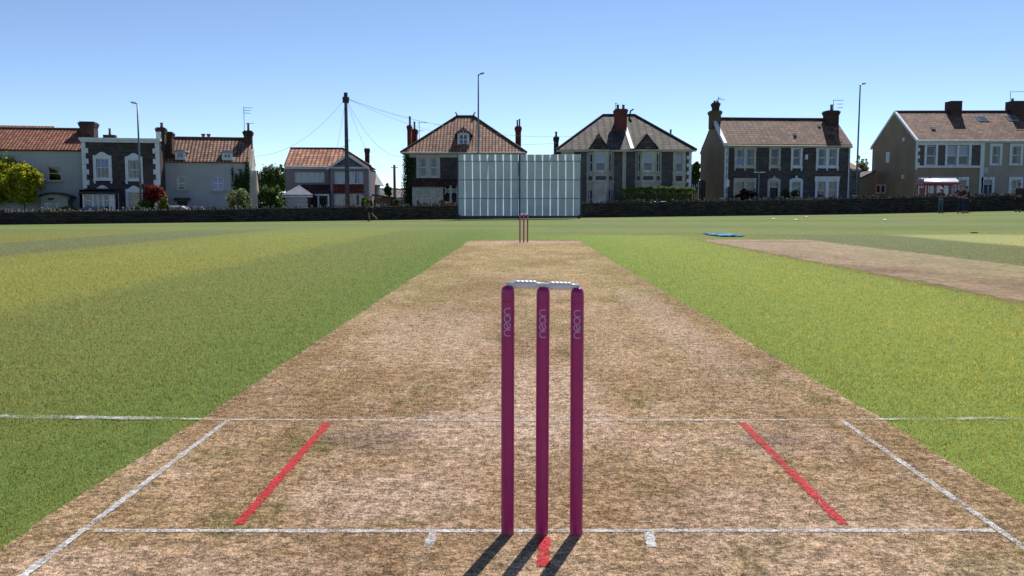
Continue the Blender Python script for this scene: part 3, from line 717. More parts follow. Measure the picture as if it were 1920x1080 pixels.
# ================================================================== STONE BOUNDARY WALL
def boundary_wall():
    root = empty('stone_wall', (W0.x, W0.y, 0), math.atan2(WD.y, WD.x), 'long dark rubble stone wall with jagged coping behind the field', 'wall')
    L0, L1 = -22.0, WL + 22.0
    m = MB(); step = .5; a = L0
    ROWH = lambda a_: .74 + .38 * float(ss(0, 1, (a_ + 5) / (WL + 5)))     # higher to the right
    def G(a_): P = W0 + WD * a_; return gzf(P.x, P.y)
    while a < L1:
        z0, z1 = G(a), G(a + step); h0, h1 = ROWH(a), ROWH(a + step)
        m.face([(a, 0, z0 - .6), (a + step, 0, z1 - .6), (a + step, 0, z1 + h1), (a, 0, z0 + h0)])
        m.face([(a + step, .4, z1 - .9), (a, .4, z0 - .9), (a, .4, z0 + h0), (a + step, .4, z1 + h1)])
        m.face([(a, 0, z0 + h0), (a + step, 0, z1 + h1), (a + step, .4, z1 + h1), (a, .4, z0 + h0)]); a += step
    # proud stones on the face
    a = L0
    for k in range(1500):
        a_ = random.uniform(L0, L1); z = G(a_) + random.uniform(.02, ROWH(a_) - .06)
        m.stone((a_, -.005, z), random.uniform(.15, .45), random.uniform(.03, .09), random.uniform(.06, .14), .3)
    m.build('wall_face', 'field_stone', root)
    M['coping'] = masonry('coping stone', (.08, .07, .06), (.30, .265, .23), (.08, .07, .06), .15, .4, .01, .1, .8)  # lighter than the wall face: sunlit tips put into the stone colour
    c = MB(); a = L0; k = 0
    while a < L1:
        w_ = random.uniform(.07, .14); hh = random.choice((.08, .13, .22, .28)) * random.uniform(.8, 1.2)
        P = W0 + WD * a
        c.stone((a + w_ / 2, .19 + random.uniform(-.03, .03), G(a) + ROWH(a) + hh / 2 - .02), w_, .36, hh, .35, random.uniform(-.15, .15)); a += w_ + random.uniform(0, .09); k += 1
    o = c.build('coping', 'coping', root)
boundary_wall()

# ================================================================== HOUSES
class House:
    def __init__(s, name, label, px, D, rot, group=None, cat='house'):
        P = at_depth(px, 385, D); P.z = gzf(P.x, P.y) + .05
        s.rot = R(rot); s.o = P; s.root = empty(name, P, s.rot, label, cat, group)
        s.ex = Vector((math.cos(s.rot), math.sin(s.rot), 0)); s.ey = Vector((-math.sin(s.rot), math.cos(s.rot), 0))
        s.inner = []
    def F(s, px, py, d=0.0):
        r = ray(px, py); base = s.o + s.ey * d
        t = (base - CAM).dot(s.ey) / r.dot(s.ey); P = CAM + r * t - s.o
        return P.dot(s.ex), P.z
    def Rc(s, px0, y0, px1, y1, d=0.0):
        mx, my = (px0 + px1) / 2, (y0 + y1) / 2
        return s.F(px0, my, d)[0], s.F(mx, y1, d)[1], s.F(px1, my, d)[0], s.F(mx, y0, d)[1]
    def X(s, px, py=330, d=0.0): return s.F(px, py, d)[0]
    def Z(s, py, px=None, d=0.0): return s.F(px, py, d)[1]

def shell(h, x0, x1, z1, depth, holes, mat, gable=None, z0=-.6, d0=0.0, name='wall', back=True):
    """walls round a block; gable = (y of ridge, z of ridge) raises both ends"""
    m = MB(); m.wall(x0, x1, z0, z1, d0, holes)
    for x in (x0, x1):
        if gable: 
            pts = [(x, d0, z0), (x, d0 + depth, z0), (x, d0 + depth, gable[2] if len(gable) > 2 else z1), (x, gable[0], gable[1]), (x, d0, z1)]
        else: pts = [(x, d0, z0), (x, d0 + depth, z0), (x, d0 + depth, z1), (x, d0, z1)]
        m.face(pts if x == x1 else pts[::-1])
    if back: m.face([(x1, d0 + depth, z0), (x0, d0 + depth, z0), (x0, d0 + depth, gable[2] if gable and len(gable) > 2 else z1), (x1, d0 + depth, gable[2] if gable and len(gable) > 2 else z1)])
    w_ = m.build(name, mat, h.root)
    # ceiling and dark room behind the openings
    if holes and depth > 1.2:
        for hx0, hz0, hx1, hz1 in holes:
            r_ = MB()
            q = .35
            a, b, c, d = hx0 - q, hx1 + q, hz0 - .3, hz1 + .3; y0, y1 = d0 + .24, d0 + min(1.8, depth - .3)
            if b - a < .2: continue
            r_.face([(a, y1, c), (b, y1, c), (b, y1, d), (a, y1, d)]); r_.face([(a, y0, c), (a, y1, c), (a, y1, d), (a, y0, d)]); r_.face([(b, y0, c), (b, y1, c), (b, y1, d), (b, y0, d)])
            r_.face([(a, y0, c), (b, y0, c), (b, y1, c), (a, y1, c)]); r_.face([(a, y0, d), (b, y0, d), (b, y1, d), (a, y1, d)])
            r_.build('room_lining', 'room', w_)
    return w_
def sash(h, rect, d=0.0, cols=1, rows=2, frame='frame', fill=None, split=.5, fw=.05, fillspan=(0, 1), bars=0):
    """a window in a wall hole: frame, meeting rail, glass, optional curtain or blind"""
    x0, z0, x1, z1 = rect; x0 += .002; x1 -= .002; z0 += .002; z1 -= .002; y0, y1 = d + .07, d + .13
    m = MB(); m.box(x0, x0 + fw, y0, y1, z0, z1).box(x1 - fw, x1, y0, y1, z0, z1)
    m.box(x0 + fw, x1 - fw, y0, y1, z0, z0 + fw * 1.3).box(x0 + fw, x1 - fw, y0, y1, z1 - fw, z1)
    for k in range(1, cols):
        x = x0 + (x1 - x0) * k / cols; m.box(x - fw * .6, x + fw * .6, y0 + .002, y1 - .002, z0 + fw, z1 - fw)
    if rows == 2:
        z = z0 + (z1 - z0) * split
        for k in range(cols):
            xa = x0 + (x1 - x0) * k / cols + fw * .6; xb = x0 + (x1 - x0) * (k + 1) / cols - fw * .6
            m.box(xa + .003, xb - .003, y0 + .004, y1 - .004, z - fw * .5, z + fw * .5)
    if bars:
        for k in range(1, bars): x = x0 + (x1 - x0) * k / bars; m.box(x - .012, x + .012, y0 + .02, y0 + .04, z0 + fw, z1 - fw)
    w_ = m.build('window', frame, h.root)
    g_ = MB(); g_.face([(x0 + .01, y0 + .03, z0 + .01), (x1 - .01, y0 + .03, z0 + .01), (x1 - .01, y0 + .03, z1 - .01), (x0 + .01, y0 + .03, z1 - .01)]); g_.build('pane', 'glass', w_)
    if fill:
        f_ = MB(); za = z0 + (z1 - z0) * fillspan[0]; zb = z0 + (z1 - z0) * fillspan[1]
        if fill in ('blind', 'blind_blue'): f_.box(x0 + .01, x1 - .01, y1 + .03, y1 + .04, za, zb); nm = 'blind'
        else:
            nm = 'curtain'; wd = (x1 - x0) * (.36 if fill != 'full' else .5); n_ = 8
            for sgn, xs in ((1, x0), (-1, x1)):
                for k in range(n_):
                    xa = xs + sgn * wd * k / n_; xb = xs + sgn * wd * (k + 1) / n_; o_ = .03 if k % 2 else 0.0; o2 = .03 - o_
                    taper = .6
                    f_.face([(xs + (xa - xs) * taper, y1 + .04 + o_, za), (xs + (xb - xs) * taper, y1 + .04 + o2, za), (xb, y1 + .04 + o2, zb), (xa, y1 + .04 + o_, zb)])
        f_.build(nm, fill if fill in M else 'curtain', w_)
    return w_
def surround(h, rect, l=.16, r_=.16, t=.2, b=.12, d=0.0, mat='trim', style='plain', proud=.07, mull=()):
    x0, z0, x1, z1 = rect; y0, y1 = d - proud, d - .002
    m = MB(); m.box(x0 - l, x0, y0, y1, z0 - b, z1 + (0 if style == 'ogee' else t)); m.box(x1, x1 + r_, y0, y1, z0 - b, z1 + (0 if style == 'ogee' else t))
    m.box(x0, x1, y0, y1, z0 - b, z0)
    if style != 'ogee': m.box(x0, x1, y0, y1, z1, z1 + t)
    else:
        c = (x0 + x1) / 2; w_ = (x1 - x0) / 2 + l; pts = [(x0 - l, z1), (x1 + r_, z1), (x1 + r_, z1 + t * .62)]
        for k in range(13):
            u = 1 - 2 * k / 12; s_ = abs(u); zz = t * (.62 + .62 * (1 - s_) ** .0 * math.cos(min(1, s_ * 1.25) * math.pi / 2) ** 1.3)
            pts.append((c + u * w_ * .92, z1 + zz))
        pts.append((x0 - l, z1 + t * .62)); m.xz(pts, y0, y1)
    for mx in mull: m.box(mx[0], mx[1], y0 + .004, d + .12, z0 + .001, z1 - .001)
    if style in ('cornice', 'ogee'):
        m.box(x0 - l - .05, x1 + r_ + .05, d - proud - .06, d - .004, z0 - b - .06, z0 - b + .002)
        xs = [x0 - l, x1 + r_ - .12] + [(a + b_) / 2 - .06 for a, b_ in mull]
        for x in xs: m.box(x, x + .12, y0 - .02, d - .005, z0 - b - .24, z0 - b - .06)
    if style == 'cornice':
        m.xz([(x0 - l, z1 + t), (x0 - l - .09, z1 + t + .13), (x1 + r_ + .09, z1 + t + .13), (x1 + r_, z1 + t)], d - proud - .05, d - .003)
        for xx, sg in ((x0 - l, -1), (x1 + r_, 1)): m.xz([(xx, z1 - .2), (xx, z1 + t), (xx + sg * .07, z1 + t)], y0, d - .004)
    return m.build('window_surround', mat, h.root)
def quoins(h, x, z0, z1, w_=.34, w2=.2, hh=.26, side=1, d=0.0, mat='trim', name='quoins', base_=True):
    m = MB(); z = z0; k = 0
    while z < z1 - .05:
        ww = w_ if k % 2 else w2; zt = min(z + hh, z1)
        m.box(x, x + side * ww, d - .045, d - .003, z + .01, zt - .01); z += hh; k += 1
    m.box(x - side * .01, x + side * w2 * .8, d - .030, d - .0025, z0, z1)
    return m.build(name, mat, h.root)
def gable_roof(h, x0, x1, d0, ze, dr, zr, d1, ze1, mat, t=.12, over=.28, name='roof', ridge='ridge', ox=.12):
    sl = (zr - ze) / (dr - d0); sb = (zr - ze1) / (d1 - dr); m = MB()
    m.slab([(x0 - ox, d0 - over, ze - over * sl + t), (x1 + ox, d0 - over, ze - over * sl + t), (x1 + ox, dr, zr + t), (x0 - ox, dr, zr + t)], t)
    m.slab([(x1 + ox, d1 + over, ze1 - over * sb + t), (x0 - ox, d1 + over, ze1 - over * sb + t), (x0 - ox, dr, zr + t), (x1 + ox, dr, zr + t)], t)
    r_ = m.build(name, mat, h.root)
    m = MB(); m.tube([(x0 - ox, dr, zr + t), ((x0 + x1) / 2, dr, zr + t + random.uniform(-.02, .02)), (x1 + ox, dr, zr + t)], .11, 8); m.build('ridge_tiles', ridge, r_)
    return r_
def hip_roof(h, x0, x1, d0, d1, ze, xa, xb, dr, zr, mat, ridge='ridge', over=.3, t=.1, name='roof'):
    x0 -= over; x1 += over; d0 -= over; d1 += over; m = MB()
    A, B, C_, D_ = (x0, d0, ze), (x1, d0, ze), (x1, d1, ze), (x0, d1, ze); P, Q = (xa, dr, zr), (xb, dr, zr)
    m.face([A, B, Q, P]); m.face([B, C_, Q]); m.face([C_, D_, P, Q]); m.face([D_, A, P])
    m.extr([(x0 + .002, d0 + .002, ze - .001), (x1 - .002, d0 + .002, ze - .001), (x1 - .002, d1 - .002, ze - .001), (x0 + .002, d1 - .002, ze - .001)], (0, 0, -t))
    r_ = m.build(name, mat, h.root); m = MB()
    for p, q in ((A, P), (B, Q), (C_, Q), (D_, P), (P, Q)): m.tube([p, q], .10, 6)
    m.build('ridge_tiles', ridge, r_); return r_
def chimney(h, rect_px, d, dep, mat='brick_dark', pots=(), pot_top=None, potmat='pot', zbot=None, corbel=True):
    x0, z0, x1, z1 = h.Rc(*rect_px, d)
    if zbot is not None: z0 = zbot
    m = MB(); m.box(x0, x1, d, d + dep, z0, z1)
    if corbel:
        e1, e2 = min(.05, .09 * (x1 - x0)), min(.09, .15 * (x1 - x0))
        m.box(x0 - e1, x1 + e1, d - .05, d + dep + .05, z1 - .30, z1 - .16); m.box(x0 - e2, x1 + e2, d - .09, d + dep + .09, z1 - .16 + .002, z1 - .03)
    m.box(x0 - .02, x1 + .02, d - .02, d + dep + .02, z1 + .002, z1 + .05)
    c = m.build('chimney', mat, h.root, bevel=.012)
    for pa, pb, pt in pots:
        xa, za, xb, zb = h.Rc(pa, pt, pb, rect_px[1], d); r_ = (xb - xa) / 2; xc = (xa + xb) / 2; yc = d + dep / 2
        m = MB(); lathe(m, [(r_ * 1.15, z1 + .04), (r_ * 1.1, z1 + .12), (r_ * .9, z1 + .16), (r_ * .82, zb - .1), (r_ * 1.0, zb - .08), (r_ * 1.0, zb), (r_ * .7, zb), (r_ * .7, zb - .06)], 'z', (xc, yc, 0), 12)
        m.build('chimney_pot', potmat, c, True)
    return c
def fascia(h, x0, x1, z, d=0.0, hh=.18, mat='trim', name='fascia', out=.3):
    m = MB(); m.box(x0, x1, d - out + .02, d - out + .06, z - hh, z - .004)
    m.box(x0, x1, d - out + .06, d - .003, z - hh - .001, z - hh + .03)
    m.build(name, mat, h.root)
    g_ = MB(); g_.tube([(x0, d - out - .04, z - .04), (x1, d - out - .04, z - .06)], .06, 8); g_.build('gutter', mat if mat != 'trim_cream' else 'trim', h.root)
def pipe(h, px, y0, y1, d=0.0, mat='trim', r_=.045):
    x, z1 = h.F(px, y0, d); z0 = h.F(px, y1, d)[1]; m = MB(); m.tube([(x, d - .09, z0 - .3), (x, d - .09, z1)], r_, 8); m.build('drainpipe', mat, h.root)
def aerial(h, px, ybase, ytop, d, arms, mat='ant'):
    """a television aerial on a mast; arms = list of (y pixel, x0 px, x1 px)"""
    x, zt = h.F(px, ytop, d); zb = h.F(px, ybase, d)[1]; m = MB(); m.tube([(x, d, zb), (x, d, zt)], .022, 6)
    for y, a, b in arms:
        xa, z = h.F(a, y, d); xb = h.F(b, y, d)[0]; m.tube([(xa, d, z), (xb, d, z)], .016, 6)
        for k in range(5):
            xx = xa + (xb - xa) * (k + .5) / 5; m.tube([(xx, d - .25, z), (xx, d + .25, z)], .009, 5)
    m.build('aerial', mat, h.root)
def door(h, rect, d=0.0, mat='door_dark', fan=0.0):
    x0, z0, x1, z1 = rect; y0 = d + .10; m = MB(); zt = z1 - fan
    m.box(x0 + .002, x1 - .002, y0, y0 + .05, z0 + .002, zt - .03)
    for a, b in ((.08, .45), (.53, .92)):
        for c, e in ((.12, .46), (.54, .88)): m.box(x0 + (x1 - x0) * c, x0 + (x1 - x0) * e, y0 - .015, y0 + .001, z0 + (zt - z0) * a, z0 + (zt - z0) * b)
    o = m.build('door', mat, h.root)
    k = MB(); k.tube([(x1 - .12, y0 - .06, z0 + 1.0), (x1 - .12, y0, z0 + 1.0)], .03, 8); k.build('handle', 'ant', o)
    if fan: sash(h, (x0, zt, x1, z1), d, 1, 1)
    return o

# ---------------- left terrace: three houses turned slightly to the right
A = dict(px=158, D=61.0, rot=12)
# house one: cream with red roof
h = House('cream_cottage', 'wide cream rendered house with red pantile roof behind the lime green tree', 158, 61.0, 12)
x0, x1 = h.X(-210), h.X(157); ze = h.Z(281, 80); dr = 2.9; zr = h.Z(244.5, 60, dr)
hw = h.Rc(90, 311, 114, 339); hw2 = h.Rc(-30, 311, -6, 339)
hd = [h.Rc(82, 381, 113, 400)]
shell(h, x0, x1, ze, 6, [hw, hw2], 'cream', (dr, zr))
sash(h, hw, 0, 1, 2, fw=.04); sash(h, hw2, 0, 1, 2, fw=.04)
m = MB(); m.box(hw[0] - .15, hw[2] + .15, -.12, -.003, hw[1] - .10, hw[1] - .01); m.build('window_sill', 'cream2', h.root)
gable_roof(h, x0, x1, 0, ze, dr, zr, 6, ze, 'roof_red', ox=.0, over=.2)
xa = h.X(92, 240, dr); m = MB(); m.slab([(x0, dr - .3, zr - .05), (xa, dr - .3, zr - .05), (xa, dr + 1.2, zr + .42), (x0, dr + 1.2, zr + .42)], .1); m.build('raised_ridge', 'roof_red', h.root)
chimney(h, (149, 229, 176, 262), 2.0, 1.2, 'brick_dark', zbot=ze, corbel=True)
# porch
d = -1.2; px0, pz0, px1, pz1 = h.Rc(77, 369, 127, 400, d)
gx0, gz0_, gx1, gz1_ = h.Rc(83, 380, 96, 400, d); g2 = h.Rc(100, 380, 113, 400, d)
sh = shell(h, px0, px1, pz1, 1.19, [(gx0, gz0_, gx1, gz1_), g2], 'cream2', None, -.5, d, 'porch', False)
for q in ((gx0, gz0_, gx1, gz1_), g2): sash(h, q, d, 2, 2, fw=.05)
m = MB(); zc_ = h.Z(360.5, 100, d); pts = []
for k in range(15):
    u = -1 + 2 * k / 14; pts.append(((px0 + px1) / 2 + u * (px1 - px0 + .5) / 2, pz1 + .0 + (zc_ - pz1) * math.cos(u * math.pi / 2) ** .8))
for a_, b_ in zip(pts, pts[1:]): m.extr([(a_[0], d - .25, a_[1]), (b_[0], d - .25, b_[1]), (b_[0], -.01, b_[1]), (a_[0], -.01, a_[1])], (0, 0, -.12))
m.build('porch_roof', 'black_metal', h.root)
m = MB(); m.xz([(a_[0] * .96 + .04 * (px0 + px1) / 2, a_[1] - .13) for a_ in pts], d - .02, d + .1); m.build('porch_gable', 'cream2', h.root)
m = MB(); q = h.Rc(90, 371, 101, 375, d); m.box(q[0], q[2], d - .05, d - .021, q[1], q[3]); m.build('name_board', 'black_metal', h.root)

# house two: dark stone, white trims, parapet
h = House('stone_house', 'flat fronted dark stone house with white quoins and ogee window surrounds', 156, 60.6, 12)
x0, x1 = h.X(155), h.X(300); zp = h.Z(259, 228)
u1 = h.Rc(181, 298, 204, 334); u2 = h.Rc(241, 300, 262, 335); g1 = h.Rc(242, 361, 263, 396); b1 = h.Rc(183, 360, 204, 396)
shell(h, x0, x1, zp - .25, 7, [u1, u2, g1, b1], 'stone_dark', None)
sash(h, u1, fill='blind_blue', fillspan=(.55, 1), split=.55, bars=3); sash(h, u2, fill='curtain', split=.48, bars=3); sash(h, g1); sash(h, b1)
for q in (u1, u2, g1, b1): surround(h, q, .2, .2, .38, .12, style='ogee', mat='trim')
m = MB(); m.box(x0 - .12, x1 + .12, -.22, .4, zp - .16, zp); m.box(x0 - .04, x1 + .04, -.12, .3, zp - .30, zp - .162); m.box(x0, x1, .3, 7, zp - .4, zp - .3); m.build('parapet', 'trim', h.root)
quoins(h, x0, h.Z(357, 160), zp - .31, .42, .26, .36, 1); quoins(h, x1, -.3, zp - .31, .42, .26, .36, -1)
# conservatory bay
d = -1.3; c0, cz0, c1_, cz1 = h.Rc(155, 361, 215, 402, d)
panes = [h.Rc(158, 364, 173, 400, d), h.Rc(176, 364, 183, 400, d), h.Rc(185, 364, 193.5, 400, d), h.Rc(195.5, 364, 205, 400, d)]
shell(h, c0, c1_, cz1, 1.29, panes, 'trim', None, -.5, d, 'conservatory', False)
for q in panes: sash(h, q, d, 1, 2, split=.68, fw=.045)
m = MB(); zt = h.Z(357, 190, 0); m.slab([(c0 - .2, d - .2, cz1 - .02), (c1_ + .2, d - .2, cz1 - .02), (c1_ + .1, -.01, zt + .15), (c0 - .1, -.01, zt + .15)], .09); m.build('conservatory_roof', 'ridge_blk', h.root)
chimney(h, (293, 240, 308, 262), 1.0, .8, 'brick_dark', [(298, 304, 229)], zbot=zp - .3)
chimney(h, (302, 248, 322, 285), 2.2, 1.0, 'brick_dark', zbot=zp - 2, corbel=True)
m = MB(); q = h.Rc(293, 247, 301, 262, .6); m.box(q[0], q[2], .5, 2.6, zp - .1, q[3]); m.build('party_upstand', 'trim', h.root)
chimney(h, (193, 254, 215, 262), 4.0, .7, 'brick_dark', [(201, 206, 240)], zbot=zp - .5, corbel=False)

# house three: cream cottage with dormers
h = House('dormer_cottage', 'cream cottage with brown pantile roof, two small dormers and climbing ivy', 302, 63.6, 12)
x0, x1 = h.X(301), h.X(468); ze = h.Z(303, 385); dr = 2.6; zr = h.Z(262.5, 400, dr)
u1 = h.Rc(332, 331, 348, 356); u2 = h.Rc(398, 331, 419, 357); d1 = h.Rc(333, 377, 352, 402)
shell(h, x0, x1, ze, 5.2, [u1, u2, d1], 'cream', (dr, zr))
sash(h, u1, fill='curtain'); sash(h, u2, cols=2, fill='blind_blue', fillspan=(0, 1)); door(h, d1)
for q in (u1, u2):
    m = MB(); m.box(q[0] - .2, q[2] + .2, -.12, -.003, q[1] - .12, q[1] - .01); m.build('window_sill', 'cream2', h.root)
m = MB(); q = h.Rc(327, 371, 355, 376, -.5); m.box(q[0], q[2], -.7, -.004, q[1], q[3]); m.build('door_canopy', 'ridge_blk', h.root)
gable_roof(h, x0, x1, 0, ze, dr, zr, 5.2, ze, 'roof_pan', ox=.02, over=.18)
for r0, r1, yy in ((326, 349, 280), (414, 438, 281.5)):
    dd = .0; q = h.Rc(r0 + 2, yy + 5, r1 - 2, 301, dd); w1 = (q[0] + .14, q[1] + .16, q[2] - .14, q[3] - .06)
    m = MB(); m.wall(q[0], q[2], q[1], q[3], dd, [w1], .1)
    m.face([(q[0], dd, q[1]), (q[0], dd + 2, q[1]), (q[0], dd + 2, q[3]), (q[0], dd, q[3])]); m.face([(q[2], dd, q[1]), (q[2], dd, q[3]), (q[2], dd + 2, q[3]), (q[2], dd + 2, q[1])])
    dm = m.build('dormer', 'trim', h.root)
    zt = h.Z(yy, (r0 + r1) / 2, dd); pts = []
    for k in range(13):
        u = -1 + 2 * k / 12; pts.append(((q[0] + q[2]) / 2 + u * (q[2] - q[0] + .3) / 2, q[3] + (zt - q[3]) * math.cos(u * math.pi / 2)))
    m = MB(); m.xz(pts, dd - .1, dd + 1.9); m.build('dormer_roof', 'lead', dm)
    sash(h, w1, dd, 2, 1, fw=.05)
chimney(h, (457, 246, 472, 275), 2.0, .9, 'brick_dark', [(462, 467, 230)], zbot=ze)
for a_ in (379, 389):
    xa, z_ = h.F(a_ + 2, 251, 3.4); m = MB(); m.tube([(xa, 3.4, zr - .5), (xa, 3.4, z_)], .1, 8); m.tube([(xa, 3.4, z_ - .12), (xa, 3.4, z_)], .15, 8); m.build('chimney_pot', 'pot', h.root)
aerial(h, 457, 252, 201, 2.6, [(202, 456, 473), (207, 456, 470), (212, 456, 470), (231, 461, 476)])
# lit side buttress and pipework on the right gable
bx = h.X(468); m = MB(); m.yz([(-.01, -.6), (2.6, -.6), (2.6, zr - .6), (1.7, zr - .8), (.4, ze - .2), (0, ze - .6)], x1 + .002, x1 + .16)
m.extr([(x1 + .16, .3, -.6), (x1 + .55, .4, -.6), (x1 + .55, 2.4, -.6), (x1 + .16, 2.4, -.6)], (-.12, 0, ze)); m.build('gable_buttress', 'cream_sunlit', h.root)
m = MB(); m.tube([(x1 + .5, .6, ze - .6), (x1 + .58, 1.2, ze - 2.0), (x1 + .62, 1.7, ze - 3.4)], .05, 6); m.build('drainpipe', 'ridge', h.root)
m = MB(); lathe(m, [(.02, 0), (.2, .04), (.3, .12), (.29, .13), (.18, .06), (.01, .02)], 'x', (x1 + .6, .35, h.Z(330, 475)), 14); m.build('satellite_dish', 'galv', h.root, True)
H3 = h

# ---------------- house four: 1930s house with garage
h = House('suburban_house', 'grey pebbledash house with orange tiled roof, front gable and white garage', 536, 70.0, 5)
x0, x1 = h.X(535), h.X(690); xm = h.X(618); ze = h.Z(311.5, 580); dr = 3.2; zr = h.Z(280.5, 590, dr)
u1 = h.Rc(552, 323, 608, 342); en = h.Rc(592, 372, 611, 400)
shell(h, x0, xm, ze, 6.4, [u1, en], 'mauve', (dr, zr)); sash(h, u1, cols=5, rows=1, fill='blind', fillspan=(0, 1)); door(h, en, 0, 'door_blue')
d = -.75; u2 = h.Rc(627, 322, 681, 345, d); g2 = h.Rc(627, 364, 681, 400, d); zt = h.Z(314, 653, d); xr = h.X(692, 330, d); xl = h.X(619, 330, d)
shell(h, xl, xr, zt, 7.1, [u2, g2], 'mauve', None, -.6, d)
sash(h, u2, d, 5, 1, fill='blind', fillspan=(.1, 1)); sash(h, g2, d, 4, 1, fill='curtain')
q = h.Rc(625, 345.6, 682, 362, d); m = MB(); m.box(q[0], q[2], d - .05, d - .003, q[1], q[3]); m.build('tile_hanging', 'tile_hang', h.root)
# main roof: gable at the left, hip at the right
xe = h.X(643, 281, dr); m = MB(); o_ = .25; sl = (zr - ze) / dr
m.face([(x0 - .1, -o_, ze - o_ * sl + .1), (xr + .1, -o_, ze - o_ * sl + .1), (xe, dr, zr + .1), (x0 - .1, dr, zr + .1)])
m.face([(xr + .1, -o_, ze - o_ * sl + .1), (xr + .1, 6.4 + o_, ze - o_ * sl + .1), (xe, dr, zr + .1)])
m.face([(xr + .1, 6.4 + o_, ze - o_ * sl + .1), (x0 - .1, 6.4 + o_, ze - o_ * sl + .1), (x0 - .1, dr, zr + .1), (xe, dr, zr + .1)])
m.face([(x0 - .1, -o_, ze - o_ * sl + .1), (x0 - .1, dr, zr + .1), (x0 - .1, 6.4 + o_, ze - o_ * sl + .1)])
rf = m.build('roof', 'roof_orange', h.root)
m = MB(); m.tube([(x0 - .1, dr, zr + .1), (xe, dr, zr + .1), (xr + .1, -o_, ze - o_ * sl + .12)], .09, 6); m.build('ridge_tiles', 'ridge', rf)
fascia(h, x0, xl - .02, ze - .02, 0, .2)
# front gable
gl, gb = h.F(613, 314, d - .2); gr = h.F(693, 315, d - .2)[0]; gt = h.F(653.5, 288, d - .2)[1]; gc = (gl + gr) / 2
m = MB(); m.xz([(gl + .35, gb + .06), (gr - .35, gb + .06), (gc, gt - .18)], d - .08, d + .02); m.build('gable_cladding', 'slate_tile', h.root)
m = MB(); m.slab([(gl, d - .35, gb), (gc, d - .35, gt), (gc, dr, gt), (gl, dr, gb)], .1); m.slab([(gc, d - .35, gt), (gr, d - .35, gb), (gr, dr, gb), (gc, dr, gt)], .1); m.build('gable_roof', 'roof_orange', h.root)
m = MB()
for a_, b_ in (((gl, gb), (gc, gt)), ((gc, gt), (gr, gb))): m.extr([(a_[0], d - .40, a_[1] - .22), (b_[0], d - .40, b_[1] - .22), (b_[0], d - .40, b_[1] - .02), (a_[0], d - .40, a_[1] - .02)], (0, .045, 0))
m.box(gl + .3, gr - .3, d - .12, d - .0035, gb - .08, gb + .055); m.build('bargeboard', 'trim', h.root)
# garage and porch
dg = -2.6; gx0, gzb, gx1, gzt = h.Rc(531, 365, 583, 400, dg); gd = h.Rc(534.5, 369, 577, 402, dg)
shell(h, gx0, gx1, gzt, 2.59, [gd], 'brick_dark', None, -.6, dg, 'garage', False)
m = MB(); m.box(gd[0] + .002, gd[2] - .002, dg + .08, dg + .12, gd[1], gd[3] - .002)
for k in range(1, 5): z_ = gd[1] + (gd[3] - gd[1]) * k / 5; m.box(gd[0] + .02, gd[2] - .02, dg + .07, dg + .081, z_ - .2, z_ + .12)
m.build('garage_door', 'door_white', h.root)
ga, gy_ = h.F(556, 346.5, dg - .2); gx0_, gb_ = h.F(528, 365, dg - .2); gx1_ = h.F(586, 365, dg - .2)[0]
m = MB(); m.slab([(gx0_, dg - .2, gb_), (gx1_, dg - .2, gb_), (ga, dg + .9, gy_)], .06); m.build('garage_gable', 'lead', h.root)
m = MB(); m.slab([(gx0_, dg - .2, gb_), (ga, dg + .9, gy_), (ga, -.01, gy_), (gx0_, -.01, gb_)], .1); m.slab([(ga, dg + .9, gy_), (gx1_, dg - .2, gb_), (gx1_, -.01, gb_), (ga, -.01, gy_)], .1); m.build('garage_roof', 'roof_dark', h.root)
m = MB(); m.box(gx0_, gx1_, dg - .24, dg - .2, gb_ - .2, gb_ - .07); m.box(gx1_ - .1, xl, -1.55, -1.5, h.Z(367, 600, -1.5), h.Z(364, 600, -1.5)); m.build('fascia', 'trim', h.root)
pl = h.X(566, 350, -.01); m = MB(); m.slab([(gx1_ - .1, -1.5, h.Z(364, 600, -1.5)), (xl - .01, -1.5, h.Z(364, 600, -1.5)), (xl - .01, -.01, h.Z(346, 600, 0)), (pl, -.01, h.Z(346, 600, 0))], .1); m.build('porch_roof', 'roof_dark', h.root)
m = MB()
for pp in (584.5, 597, 616): x_ = h.X(pp, 380, -1.45); m.box(x_ - .06, x_ + .06, -1.48, -1.36, -.5, h.Z(367.5, 600, -1.5))
m.build('porch_post', 'trim', h.root)
chimney(h, (684, 279, 692, 316), 2.2, .6, 'brick_dark', zbot=ze - 1, corbel=True)
pipe(h, 692.5, 317, 395, d)
# rear wing
q = h.Rc(692, 345, 707, 402, 5.5); m = MB(); m.box(xr - .3, q[2], 5.5, 9.5, -.6, q[3]); m.build('rear_wing', 'cream', h.root)
qa, qb = h.F(692, 321, 7.5); m = MB(); m.slab([(xr - .4, 5.2, q[3] - .02), (q[2] + .35, 5.2, q[3] - .1), (h.X(703, 322, 7.5), 7.5, qb), (xr - .4, 7.5, qb)], .1); m.slab([(h.X(703, 322, 7.5), 7.5, qb), (q[2] + .35, 5.2, q[3] - .1), (q[2] + .35, 9.8, q[3] - .1)], .06); m.build('rear_roof', 'lead', h.root)
q = h.Rc(694, 347, 701.5, 368, 5.5); m = MB(); m.box(q[0], q[2], 5.44, 5.498, q[1], q[3]); m.build('rear_cladding', 'slate_tile', h.root)

